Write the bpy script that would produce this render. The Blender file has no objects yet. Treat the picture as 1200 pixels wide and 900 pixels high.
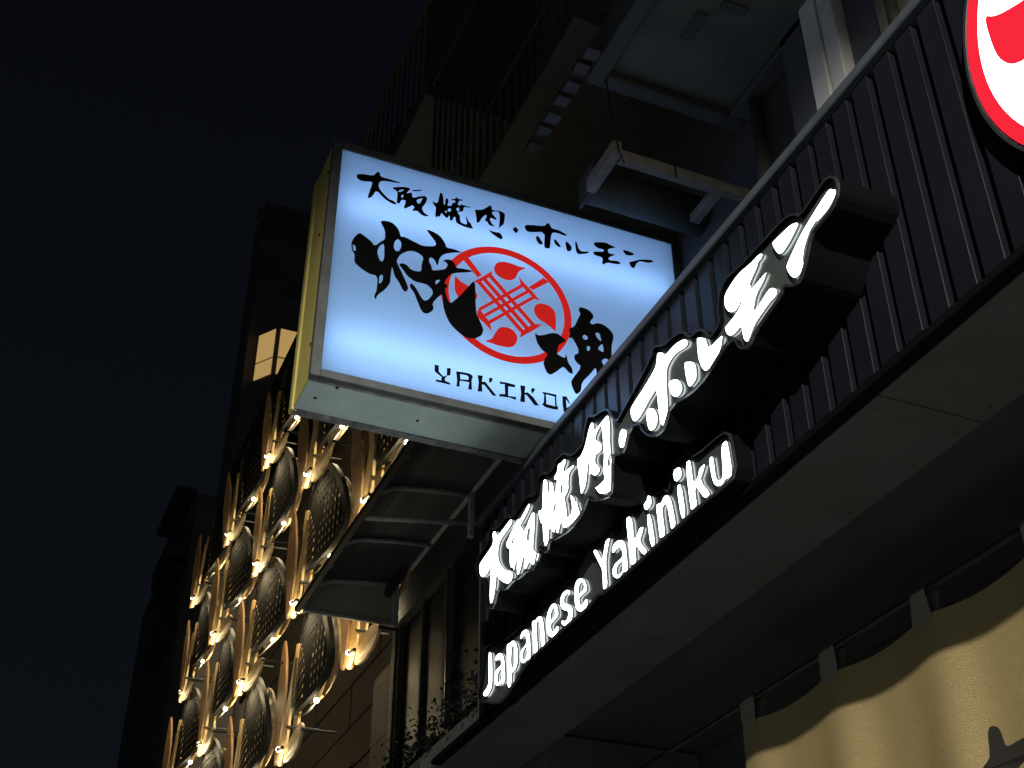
import bpy, bmesh, math, random
from mathutils import Vector, Matrix
random.seed(7)
C = bpy.context.scene.collection
SC = bpy.context.scene
R = math.radians

# ------------------------------------------------------------------ camera, world, light, exposure
CAM_Z = 1.5
cam_d = bpy.data.cameras.new('camera')
cam = bpy.data.objects.new('camera', cam_d); C.objects.link(cam)
cam_d.sensor_width = 36.0; cam_d.lens = 1521.5 / 1200 * 36.0
cam_d.clip_start = 0.05; cam_d.clip_end = 2000
def camera_matrix(pitch, roll, az):
    h = Vector((math.sin(az), math.cos(az), 0)); r = Vector((math.cos(az), -math.sin(az), 0)); u = Vector((0, 0, 1))
    f = h * math.cos(pitch) + u * math.sin(pitch); up = u * math.cos(pitch) - h * math.sin(pitch)
    r2 = r * math.cos(roll) + up * math.sin(roll); up2 = up * math.cos(roll) - r * math.sin(roll)
    m = Matrix((r2, up2, -f)).transposed().to_4x4(); m.translation = Vector((0, 0, CAM_Z)); return m
cam.matrix_world = camera_matrix(R(34.375), R(-0.147), R(23.166))
SC.camera = cam
SC.view_settings.view_transform = 'Standard'; SC.view_settings.look = 'None'
SC.view_settings.exposure = 0.0; SC.view_settings.gamma = 1.0
SC.cycles.max_bounces = 8; SC.cycles.diffuse_bounces = 4; SC.cycles.glossy_bounces = 4; SC.cycles.transmission_bounces = 6
SC.cycles.sample_clamp_indirect = 4.0; SC.cycles.use_denoising = True
SC.cycles.caustics_reflective = False; SC.cycles.caustics_refractive = False

world = bpy.data.worlds.new('World'); SC.world = world; world.use_nodes = True
wn = world.node_tree; bg = wn.nodes['Background']
tc = wn.nodes.new('ShaderNodeTexCoord'); sx = wn.nodes.new('ShaderNodeSeparateXYZ'); rp = wn.nodes.new('ShaderNodeValToRGB')
wn.links.new(tc.outputs['Generated'], sx.inputs[0]); wn.links.new(sx.outputs['Z'], rp.inputs[0]); wn.links.new(rp.outputs[0], bg.inputs[0])
e = rp.color_ramp.elements                       # city night sky: a faint glow low down, darker overhead
e[0].position = 0.15; e[0].color = (0.0042, 0.0058, 0.0078, 1)
e[1].position = 0.85; e[1].color = (0.0019, 0.0023, 0.0040, 1)
bg.inputs[1].default_value = 1.0

# the street lamp across the pavement whose warm light falls on the curtain
lamp_d = bpy.data.lights.new('street_lamp_light', 'SPOT'); lamp_d.energy = 5600; lamp_d.color = (1.0, 0.92, 0.79); lamp_d.shadow_soft_size = 0.07
lamp_d.spot_size = R(176); lamp_d.spot_blend = 0.12
lamp = bpy.data.objects.new('street_lamp_light', lamp_d); C.objects.link(lamp); lamp.location = (-2.6, -5.0, 5.62)   # shines down on the street

# two cool fill spots added above the road; their bounce fills the shaded undersides
for i_, y_ in enumerate((3.0, 14.0)):
    d_ = bpy.data.lights.new('road_fill_light', 'SPOT'); d_.energy = 2200; d_.color = (0.74, 0.94, 1.0); d_.shadow_soft_size = 0.12
    d_.spot_size = R(104); d_.spot_blend = 0.25
    o_ = bpy.data.objects.new('road_fill_light', d_); C.objects.link(o_); o_.location = (-5.0, y_, 7.5)

# ------------------------------------------------------------------ materials
def nodes_of(name):
    m = bpy.data.materials.new(name); m.use_nodes = True
    return m, m.node_tree, m.node_tree.nodes['Principled BSDF']
def mat(name, col, rough=0.5, metal=0.0, var=0.25, scale=6.0, bump=0.0, bscale=60.0, spec=0.5, stretch=(1, 1, 1), dirt=None):
    m, nt, b = nodes_of(name)
    b.inputs['Roughness'].default_value = rough; b.inputs['Metallic'].default_value = metal
    b.inputs['Specular IOR Level'].default_value = spec
    tcn = nt.nodes.new('ShaderNodeTexCoord'); mp = nt.nodes.new('ShaderNodeMapping'); mp.inputs['Scale'].default_value = stretch
    nt.links.new(tcn.outputs['Object'], mp.inputs[0])
    n = nt.nodes.new('ShaderNodeTexNoise'); n.inputs['Scale'].default_value = scale; n.inputs['Detail'].default_value = 6; n.inputs['Roughness'].default_value = 0.65
    nt.links.new(mp.outputs[0], n.inputs['Vector'])
    r = nt.nodes.new('ShaderNodeValToRGB'); r.color_ramp.elements[0].position = 0.3; r.color_ramp.elements[1].position = 0.72
    lo = tuple(max(0, c * (1 - var)) for c in col); hi = tuple(min(1, c * (1 + var)) for c in col)
    if dirt: lo = dirt
    r.color_ramp.elements[0].color = (*lo, 1); r.color_ramp.elements[1].color = (*hi, 1)
    nt.links.new(n.outputs[0], r.inputs[0]); nt.links.new(r.outputs[0], b.inputs['Base Color'])
    mr = nt.nodes.new('ShaderNodeMapRange'); mr.inputs['To Min'].default_value = max(0.03, rough - 0.12); mr.inputs['To Max'].default_value = min(1, rough + 0.12)
    nt.links.new(n.outputs[0], mr.inputs[0]); nt.links.new(mr.outputs[0], b.inputs['Roughness'])
    if bump:
        n2 = nt.nodes.new('ShaderNodeTexNoise'); n2.inputs['Scale'].default_value = bscale; n2.inputs['Detail'].default_value = 4
        nt.links.new(mp.outputs[0], n2.inputs['Vector'])
        bp = nt.nodes.new('ShaderNodeBump'); bp.inputs['Strength'].default_value = bump; bp.inputs['Distance'].default_value = 0.01
        nt.links.new(n2.outputs[0], bp.inputs['Height']); nt.links.new(bp.outputs[0], b.inputs['Normal'])
    return m
def emit(name, col, s):
    m = bpy.data.materials.new(name); m.use_nodes = True; nt = m.node_tree; nt.nodes.clear()
    em = nt.nodes.new('ShaderNodeEmission'); em.inputs[0].default_value = (*col, 1); em.inputs[1].default_value = s
    o = nt.nodes.new('ShaderNodeOutputMaterial'); nt.links.new(em.outputs[0], o.inputs[0]); return m

M = {}
M['slat'] = mat('black_coated_metal', (0.0052, 0.0064, 0.0095), 0.30, 0.0, 0.3, 3.0, 0.03, 120, spec=0.45, stretch=(1, 1, 0.2))
M['rail'] = mat('black_rail_metal', (0.048, 0.058, 0.074), 0.38, 0.1, 0.3, 4.0)
M['recess'] = mat('black_backing_board', (0.012, 0.012, 0.014), 0.7)
M['soffit'] = mat('dark_soffit_board', (0.034, 0.043, 0.047), 0.8, 0, 0.25, 2.6, 0.1, 40, dirt=(0.018, 0.022, 0.023))
M['soffit_in'] = mat('dark_brown_inner_soffit', (0.022, 0.021, 0.022), 0.8, 0, 0.35, 2.0, 0.1, 40)
M['box'] = mat('black_sign_box', (0.0025, 0.003, 0.0035), 0.9, 0, 0.3, 5.0, spec=0.03)
M['plate'] = mat('dark_grey_sign_plate', (0.040, 0.049, 0.047), 0.5, 0, 0.2, 4.0)
M['trim'] = mat('brushed_trim', (0.10, 0.105, 0.11), 0.32, 0.8, 0.2, 20.0)
M['white_letter'] = emit('lit_white_acrylic', (0.95, 1.0, 0.99), 7.0)
M['letter_side'] = emit('lit_acrylic_edge', (0.85, 1.0, 0.95), 0.16)
M['alu'] = mat('weathered_aluminium', (0.052, 0.062, 0.066), 0.6, 0.1, 0.3, 9.0, 0.06, 60, dirt=(0.034, 0.037, 0.038))
M['cab'] = mat('cream_painted_sheet', (0.33, 0.29, 0.085), 0.6, 0, 0.15, 4.0, 0.05, 30)
M['cab_bottom'] = mat('grey_green_painted_sheet', (0.36, 0.45, 0.45), 0.6, 0, 0.18, 4.0, 0.05, 30)
M['dirty_lip'] = mat('dirty_sheet_lip', (0.16, 0.17, 0.17), 0.7, 0, 0.5, 22.0, 0.3, 70, dirt=(0.03, 0.032, 0.035))
M['white_in'] = mat('white_cabinet_lining', (0.74, 0.76, 0.79), 0.8, 0, 0.03)
M['vinyl_black'] = mat('black_vinyl', (0.003, 0.003, 0.0035), 0.85, 0, 0.2, 8.0, spec=0.03)
M['vinyl_red'] = emit('backlit_red_vinyl', (0.52, 0.014, 0.011), 1.0)
M['tube'] = emit('fluorescent_tube', (0.385, 0.525, 0.80), 10.3)
M['logo_white'] = emit('lit_logo_white', (0.98, 1.0, 1.0), 4.0)
M['logo_red'] = emit('lit_logo_red', (1.0, 0.022, 0.045), 0.95)
M['concrete'] = mat('dim_concrete', (0.085, 0.102, 0.080), 0.85, 0, 0.25, 1.6, 0.25, 18, dirt=(0.045, 0.056, 0.050))
M['wall_dark'] = mat('dark_cladding', (0.055, 0.056, 0.060), 0.7, 0, 0.3, 2.0, 0.2, 25)
M['steel'] = mat('old_galvanised_steel', (0.15, 0.145, 0.125), 0.6, 0.1, 0.3, 12.0, 0.1, 50, dirt=(0.10, 0.09, 0.075))
M['grey_pvc'] = mat('dark_grey_housing', (0.045, 0.050, 0.048), 0.8, 0, 0.2, 3.0)
M['winframe'] = mat('window_frame_metal', (0.66, 0.67, 0.66), 0.45, 0.0, 0.15, 6.0)
M['bluegrey'] = mat('blue_grey_panel', (0.075, 0.082, 0.105), 0.5, 0, 0.15, 3.0)
M['oldframe'] = mat('grey_brown_window_frame', (0.060, 0.062, 0.058), 0.8, 0.0, 0.25, 8.0, spec=0.1)
M['awnbar'] = mat('dark_awning_tube', (0.36, 0.40, 0.40), 0.55, 0.0, 0.25, 8.0)
M['awnsheet'] = mat('smoky_awning_sheet', (0.045, 0.053, 0.058), 0.5, 0, 0.2, 3.0)
M['awnend'] = mat('olive_awning_end_panel', (0.34, 0.34, 0.26), 0.6, 0, 0.2, 5.0, 0.05, 30)
M['perf'] = mat('blackened_perforated_steel', (0.009, 0.0088, 0.0086), 0.85, 0.0, 0.6, 5.0, 0.1, 30, spec=0.12)
M['wood'] = mat('golden_wood_board', (0.52, 0.37, 0.17), 0.55, 0, 0.35, 9.0, 0.15, 40, stretch=(4, 4, 0.35))
M['wood_red'] = mat('orange_wood_board', (0.40, 0.235, 0.11), 0.55, 0, 0.35, 9.0, 0.15, 40, stretch=(4, 4, 0.35))
M['plank'] = mat('brown_wall_plank', (0.014, 0.009, 0.005), 0.9, 0, 0.4, 5.0, 0.2, 40, stretch=(1, 0.3, 5), spec=0.08)
M['iron'] = mat('black_iron', (0.025, 0.025, 0.025), 0.6, 0.1, 0.3, 9.0, spec=0.2)
M['bulb'] = emit('warm_bulb', (1.0, 0.86, 0.52), 20.0)
M['dim_wall'] = mat('dark_neighbour_wall', (0.018, 0.019, 0.020), 0.85, 0, 0.3, 2.0, 0.2, 25)  # even tone, darker than the restaurant cladding
M['tower'] = mat('night_tower_wall', (0.16, 0.155, 0.15), 0.9, 0, 0.3, 0.8)
M['tower_win'] = emit('warm_lit_curtain', (0.42, 0.27, 0.095), 1.0)
M['darkglass'] = mat('dark_glass', (0.010, 0.012, 0.014), 0.55, 0, 0.2, 2.0, spec=0.15)
M['fadedglass'] = mat('obscured_pane', (0.16, 0.17, 0.14), 0.4, 0, 0.2, 2.0)
M['cable'] = mat('black_cable', (0.01, 0.01, 0.01), 0.6)
M['leaf'] = mat('night_leaf', (0.0035, 0.004, 0.0035), 0.6, 0, 0.4, 14.0, spec=0.15)
M['strap'] = mat('grey_brown_cloth_loop', (0.20, 0.19, 0.17), 0.85, 0, 0.15, 40.0, 0.2, 300)
M['ink'] = mat('black_brush_print', (0.009, 0.008, 0.007), 0.85)
M['asphalt'] = mat('worn_grey_asphalt', (0.10, 0.10, 0.10), 0.85, 0, 0.3, 8.0, 0.3, 90)
M['paving'] = mat('paving', (0.36, 0.36, 0.35), 0.8, 0, 0.2, 4.0, 0.2, 60)
M['grille'] = mat('rusty_painted_grille', (0.045, 0.040, 0.036), 0.6, 0.1, 0.4, 10.0)

# translucent ribbed panel of the light box
def panel_material():
    m = bpy.data.materials.new('ribbed_translucent_panel'); m.use_nodes = True; nt = m.node_tree; nt.nodes.clear()
    tcn = nt.nodes.new('ShaderNodeTexCoord'); w = nt.nodes.new('ShaderNodeTexWave'); w.bands_direction = 'Z'; w.inputs['Scale'].default_value = 24.0
    nt.links.new(tcn.outputs['Object'], w.inputs['Vector'])
    r = nt.nodes.new('ShaderNodeValToRGB'); r.color_ramp.elements[0].color = (0.40, 0.56, 0.72, 1); r.color_ramp.elements[1].color = (0.47, 0.64, 0.80, 1)
    nt.links.new(w.outputs[0], r.inputs[0])
    t = nt.nodes.new('ShaderNodeBsdfTranslucent'); d = nt.nodes.new('ShaderNodeBsdfDiffuse'); mx = nt.nodes.new('ShaderNodeMixShader'); mx.inputs[0].default_value = 0.04
    nt.links.new(r.outputs[0], t.inputs[0]); nt.links.new(r.outputs[0], d.inputs[0]); nt.links.new(t.outputs[0], mx.inputs[1]); nt.links.new(d.outputs[0], mx.inputs[2])
    o = nt.nodes.new('ShaderNodeOutputMaterial'); nt.links.new(mx.outputs[0], o.inputs[0]); return m
M['panel'] = panel_material()

# gold woven curtain cloth: a metallic weave that glints on the fold crests
def cloth_material():
    m, nt, b = nodes_of('gold_woven_cloth')
    tcn = nt.nodes.new('ShaderNodeTexCoord'); mp = nt.nodes.new('ShaderNodeMapping'); mp.inputs['Rotation'].default_value = (R(35), 0, 0); mp.inputs['Scale'].default_value = (1, 1, 1.6)
    nt.links.new(tcn.outputs['Object'], mp.inputs[0])
    n = nt.nodes.new('ShaderNodeTexNoise'); n.inputs['Scale'].default_value = 420.0; n.inputs['Detail'].default_value = 1
    nt.links.new(mp.outputs[0], n.inputs['Vector'])
    r = nt.nodes.new('ShaderNodeValToRGB'); r.color_ramp.elements[0].position = 0.3; r.color_ramp.elements[1].position = 0.75
    r.color_ramp.elements[0].color = (0.33, 0.262, 0.124, 1); r.color_ramp.elements[1].color = (0.41, 0.328, 0.160, 1)
    nt.links.new(n.outputs[0], r.inputs[0]); nt.links.new(r.outputs[0], b.inputs['Base Color'])
    b.inputs['Metallic'].default_value = 0.28; b.inputs['Roughness'].default_value = 0.34; b.inputs['Specular IOR Level'].default_value = 0.5
    bp = nt.nodes.new('ShaderNodeBump'); bp.inputs['Strength'].default_value = 0.8; bp.inputs['Distance'].default_value = 0.004
    nt.links.new(n.outputs[0], bp.inputs['Height']); nt.links.new(bp.outputs[0], b.inputs['Normal'])
    return m
M['cloth'] = cloth_material()

# ------------------------------------------------------------------ helpers
def tag(o, label=None, cat=None, group=None, kind=None):
    if label: o['label'] = label
    if cat: o['category'] = cat
    if group: o['group'] = group
    if kind: o['kind'] = kind
    return o
def thing(name, label, cat, loc, group=None):
    o = bpy.data.objects.new(name, None); o.empty_display_size = 0.1; C.objects.link(o); o.location = loc
    return tag(o, label, cat, group)
def root_loc(p):
    v = Vector((0, 0, 0))
    while p is not None: v += p.location; p = p.parent
    return v
class MB:
    def __init__(s): s.v = []; s.f = []
    def add(s, vs, fs):
        o = len(s.v); s.v += [tuple(a) for a in vs]; s.f += [tuple(i + o for i in q) for q in fs]; return s
    def box(s, x0, x1, y0, y1, z0, z1):
        vs = [(x, y, z) for x in (x0, x1) for y in (y0, y1) for z in (z0, z1)]
        return s.add(vs, [(0, 1, 3, 2), (4, 6, 7, 5), (0, 4, 5, 1), (2, 3, 7, 6), (0, 2, 6, 4), (1, 5, 7, 3)])
    def beam(s, a, b, w, h, up=(0, 0, 1)):
        a = Vector(a); b = Vector(b); d = (b - a).normalized(); u = Vector(up); sd = d.cross(u)
        if sd.length < 1e-4: sd = d.cross(Vector((1, 0, 0)))
        sd.normalize(); u = sd.cross(d).normalized(); sd *= w / 2; u *= h / 2
        vs = [p + i * sd + j * u for p in (a, b) for i, j in ((-1, -1), (1, -1), (1, 1), (-1, 1))]
        return s.add(vs, [(3, 2, 1, 0), (4, 5, 6, 7), (0, 1, 5, 4), (1, 2, 6, 5), (2, 3, 7, 6), (3, 0, 4, 7)])
    def tube(s, pts, r, n=8, cap=True):
        pts = [Vector(p) for p in pts]; vs = []; fs = []
        for i, p in enumerate(pts):
            d = (pts[min(i + 1, len(pts) - 1)] - pts[max(i - 1, 0)]).normalized()
            a = d.cross(Vector((0.31, 0.17, 0.94)))
            if a.length < 1e-3: a = d.cross(Vector((1, 0, 0)))
            a.normalize(); b = d.cross(a)
            for k in range(n):
                t = 2 * math.pi * k / n; vs.append(p + (a * math.cos(t) + b * math.sin(t)) * r)
        for i in range(len(pts) - 1):
            for k in range(n):
                k2 = (k + 1) % n; fs.append((i * n + k, i * n + k2, (i + 1) * n + k2, (i + 1) * n + k))
        if cap: fs.append(tuple(range(n))[::-1]); fs.append(tuple((len(pts) - 1) * n + k for k in range(n)))
        return s.add(vs, fs)
    def sphere(s, c, r, n=10, m=6):
        vs = []; fs = []
        for i in range(m + 1):
            th = math.pi * i / m
            for k in range(n):
                t = 2 * math.pi * k / n; vs.append((c[0] + r * math.sin(th) * math.cos(t), c[1] + r * math.sin(th) * math.sin(t), c[2] + r * math.cos(th)))
        for i in range(m):
            for k in range(n): fs.append((i * n + k, (i + 1) * n + k, (i + 1) * n + (k + 1) % n, i * n + (k + 1) % n))
        return s.add(vs, fs)
    def mesh(s, name, origin=(0, 0, 0), bevel=0.0, smooth=False):
        me = bpy.data.meshes.new(name); o = Vector(origin)
        me.from_pydata([tuple(Vector(a) - o) for a in s.v], [], s.f)
        bm = bmesh.new(); bm.from_mesh(me)
        bmesh.ops.recalc_face_normals(bm, faces=bm.faces)
        if bevel: bmesh.ops.bevel(bm, geom=list(bm.edges), offset=bevel, segments=1, affect='EDGES', clamp_overlap=True)
        bm.to_mesh(me); bm.free()
        if smooth:
            for p in me.polygons: p.use_smooth = True
        me.update(); return me
    def build(s, name, material, parent=None, bevel=0.0, smooth=False, origin=None):
        o0 = root_loc(parent) if parent else Vector(origin or (0, 0, 0))
        me = s.mesh(name, o0, bevel, smooth); me.materials.append(material)
        o = bpy.data.objects.new(name, me); C.objects.link(o)
        if parent: o.parent = parent
        else: o.location = o0
        return o
def box(name, material, parent, x0, x1, y0, y1, z0, z1, bevel=0.0):
    return MB().box(x0, x1, y0, y1, z0, z1).build(name, material, parent, bevel)
def copy_tree(o, parent=None):
    c = o.copy(); C.objects.link(c); c.parent = parent
    for ch in list(o.children): copy_tree(ch, c)
    return c
def chaikin(p, it=1):
    for _ in range(it):
        q = []
        for i in range(len(p)):
            a = p[i]; b = p[(i + 1) % len(p)]
            q.append((a[0] * .78 + b[0] * .22, a[1] * .78 + b[1] * .22)); q.append((a[0] * .22 + b[0] * .78, a[1] * .22 + b[1] * .78))
        p = q
    return p
DG = bpy.context.evaluated_depsgraph_get
def filled(contours, half):
    """filled 2-D outline with holes, extruded +-half; returns (verts, faces) in (u, v, w)"""
    cu = bpy.data.curves.new('outline', 'CURVE'); cu.dimensions = '2D'; cu.fill_mode = 'BOTH'; cu.extrude = half
    for c in contours:
        sp = cu.splines.new('POLY'); sp.points.add(len(c) - 1)
        for p, q in zip(sp.points, c): p.co = (q[0], q[1], 0, 1)
        sp.use_cyclic_u = True
    o = bpy.data.objects.new('outline', cu); me = o.to_mesh()
    vs = [tuple(v.co) for v in me.vertices]; fs = [tuple(p.vertices) for p in me.polygons]
    o.to_mesh_clear(); bpy.data.objects.remove(o); bpy.data.curves.remove(cu)
    return vs, fs
def on_facade(vs, X): return [(X - w, -u, v) for u, v, w in vs]       # outlines drawn on a wall that faces the street
def on_blade(vs, Y): return [(u, Y - w, v) for u, v, w in vs]          # outlines drawn on the face of the blade sign
def mm_f(c): return [(-a / 1000, b / 1000) for a, b in c]
def mm_b(c): return [(a / 1000, b / 1000) for a, b in c]
def inset(c, d):
    n = len(c); area = sum(c[i][0] * c[(i + 1) % n][1] - c[(i + 1) % n][0] * c[i][1] for i in range(n)); s = 1 if area > 0 else -1
    out = []
    for i in range(n):
        a = Vector(c[i - 1]); b = Vector(c[i]); e_ = Vector(c[(i + 1) % n])
        d1 = (b - a).normalized(); d2 = (e_ - b).normalized()
        n1 = Vector((-d1.y, d1.x)) * s; n2 = Vector((-d2.y, d2.x)) * s
        k = (n1 + n2); k = k.normalized() if k.length > 1e-4 else n1
        out.append(tuple(b + k * d / max(0.5, k.dot(n1))))
    return out
def circle(cx, cy, r, n=96): return [(cx + r * math.cos(2 * math.pi * i / n), cy + r * math.sin(2 * math.pi * i / n)) for i in range(n)]

# ------------------------------------------------------------------ outlines, millimetres on their own wall or sign face
LIT=[('dai',[[(3972,3776),(3950,3763),(3938,3734),(3820,3746),(3805,3743),(3794,3728),(3805,3715),(3911,3702),(3927,3677),(3927,3644),(3905,3607),(3857,3563),(3836,3549),(3826,3551),(3790,3521),(3790,3506),(3811,3493),(3836,3495),(3878,3519),(3920,3553),(3944,3580),(3947,3549),(3968,3500),(3989,3485),(4003,3493),(4008,3531),(4002,3601),(3997,3636),(4030,3623),(4069,3624),(4098,3642),(4113,3669),(4114,3693),(4100,3706),(3988,3720),(3977,3733),(3985,3766)]]),('saka',[[(3642,3729),(3637,3704),(3713,3674),(3726,3678),(3701,3652),(3693,3633),(3623,3676),(3604,3669),(3595,3657),(3601,3610),(3617,3539),(3608,3524),(3589,3507),(3568,3495),(3567,3485),(3591,3467),(3610,3465),(3628,3476),(3652,3497),(3662,3491),(3676,3483),(3688,3484),(3696,3494),(3695,3524),(3688,3542),(3700,3539),(3720,3509),(3740,3490),(3750,3491),(3758,3500),(3757,3535),(3759,3567),(3770,3545),(3784,3516),(3784,3523),(3787,3533),(3821,3555),(3821,3627),(3831,3629),(3852,3648),(3855,3666),(3826,3679),(3774,3704),(3753,3712),(3733,3709),(3722,3701)],[(3652,3630),(3640,3611),(3650,3585),(3660,3586),(3666,3602)],[(3800,3642),(3789,3653),(3784,3646),(3793,3638)]]),('yaki',[[(3510,3752),(3491,3738),(3484,3685),(3477,3679),(3471,3718),(3458,3715),(3444,3697),(3439,3661),(3425,3661),(3420,3682),(3416,3693),(3432,3700),(3441,3711),(3431,3721),(3413,3724),(3404,3753),(3380,3744),(3353,3745),(3341,3738),(3341,3722),(3364,3705),(3351,3695),(3285,3686),(3275,3675),(3282,3671),(3322,3668),(3328,3633),(3324,3623),(3334,3606),(3361,3595),(3353,3582),(3343,3535),(3344,3519),(3314,3516),(3308,3534),(3315,3567),(3321,3584),(3309,3585),(3289,3566),(3282,3547),(3269,3543),(3259,3509),(3248,3487),(3257,3479),(3304,3474),(3346,3478),(3368,3485),(3382,3498),(3392,3522),(3399,3512),(3416,3489),(3429,3498),(3434,3521),(3442,3504),(3459,3517),(3485,3547),(3489,3502),(3511,3487),(3524,3497),(3533,3522),(3538,3583),(3553,3597),(3571,3641),(3570,3659),(3538,3644),(3535,3676),(3527,3752)],[(3376,3656),(3382,3623),(3386,3629),(3385,3650)],[(3428,3608),(3442,3589),(3447,3596),(3437,3608)]]),('niku',[[(3142,3768),(3127,3753),(3125,3724),(3072,3727),(3035,3729),(3024,3720),(3020,3697),(3019,3650),(3024,3644),(3023,3607),(3024,3578),(3020,3560),(3020,3519),(3026,3506),(3028,3483),(3031,3453),(3046,3453),(3065,3457),(3103,3473),(3121,3489),(3136,3510),(3150,3526),(3127,3518),(3079,3515),(3075,3521),(3081,3536),(3078,3567),(3071,3601),(3074,3660),(3078,3703),(3086,3710),(3106,3705),(3124,3689),(3094,3665),(3078,3644),(3079,3626),(3098,3621),(3125,3629),(3130,3606),(3109,3586),(3098,3568),(3103,3556),(3120,3553),(3137,3556),(3165,3581),(3181,3580),(3177,3605),(3168,3646),(3179,3623),(3201,3559),(3223,3546),(3234,3541),(3243,3552),(3251,3628),(3262,3668),(3255,3692),(3229,3687),(3198,3706),(3164,3756)],[(3029,3577),(3038,3563),(3034,3543),(3045,3553),(3041,3567)]]),('dot',[[(2941,3624),(2920,3608),(2911,3587),(2917,3562),(2937,3553),(2948,3553),(2959,3560),(2968,3569),(2971,3589),(2967,3607),(2956,3621)]]),('ho',[[(2703,3748),(2683,3740),(2663,3723),(2660,3711),(2596,3712),(2549,3697),(2534,3685),(2525,3668),(2542,3658),(2594,3674),(2628,3672),(2653,3660),(2660,3633),(2666,3533),(2674,3499),(2700,3488),(2712,3495),(2719,3516),(2722,3557),(2723,3607),(2727,3628),(2765,3618),(2803,3603),(2836,3593),(2858,3594),(2875,3607),(2886,3635),(2886,3658),(2863,3668),(2783,3685),(2722,3705),(2712,3717)]]),('ho_l',[[(2756,3588),(2740,3573),(2726,3545),(2730,3517),(2749,3505),(2774,3512),(2787,3527),(2796,3572),(2793,3592),(2781,3598)]]),('ho_r',[[(2609,3598),(2588,3574),(2579,3554),(2583,3535),(2607,3530),(2626,3539),(2641,3554),(2653,3583),(2656,3607),(2641,3611)]]),('ru_l',[[(2556,3622),(2512,3594),(2498,3570),(2503,3528),(2520,3522),(2544,3522),(2554,3536),(2560,3569),(2562,3609)]]),('ru_r',[[(2484,3655),(2468,3648),(2437,3624),(2435,3612),(2428,3584),(2357,3581),(2355,3572),(2371,3541),(2397,3525),(2428,3515),(2458,3520),(2474,3540),(2487,3579),(2488,3623)]]),('mo',[[(2135,3694),(2132,3685),(2142,3676),(2157,3677),(2162,3667),(2206,3642),(2199,3632),(2200,3623),(2128,3627),(2125,3622),(2145,3604),(2184,3588),(2202,3557),(2197,3550),(2131,3570),(2115,3565),(2098,3549),(2094,3537),(2100,3526),(2135,3525),(2187,3514),(2212,3505),(2241,3481),(2253,3480),(2263,3493),(2268,3511),(2268,3543),(2303,3541),(2324,3547),(2339,3566),(2345,3588),(2340,3595),(2286,3598),(2259,3610),(2251,3621),(2265,3610),(2284,3605),(2305,3613),(2321,3629),(2333,3654),(2332,3680),(2322,3695),(2278,3708),(2242,3711),(2191,3702),(2149,3701)]]),('n_dot',[[(1973,3669),(1971,3659),(1990,3648),(2014,3636),(2046,3626),(2067,3630),(2078,3647),(2090,3679),(2088,3692),(2066,3691),(2017,3687),(1994,3682)]]),('n',[[(1841,3666),(1829,3660),(1825,3653),(1816,3646),(1814,3635),(1830,3620),(1861,3609),(1900,3608),(1910,3614),(1917,3610),(1932,3608),(1954,3588),(1965,3576),(1977,3551),(1977,3535),(1996,3516),(2014,3516),(2029,3526),(2040,3544),(2049,3572),(2046,3583),(2022,3599),(1971,3628),(1914,3647),(1865,3661)]])]
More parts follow.
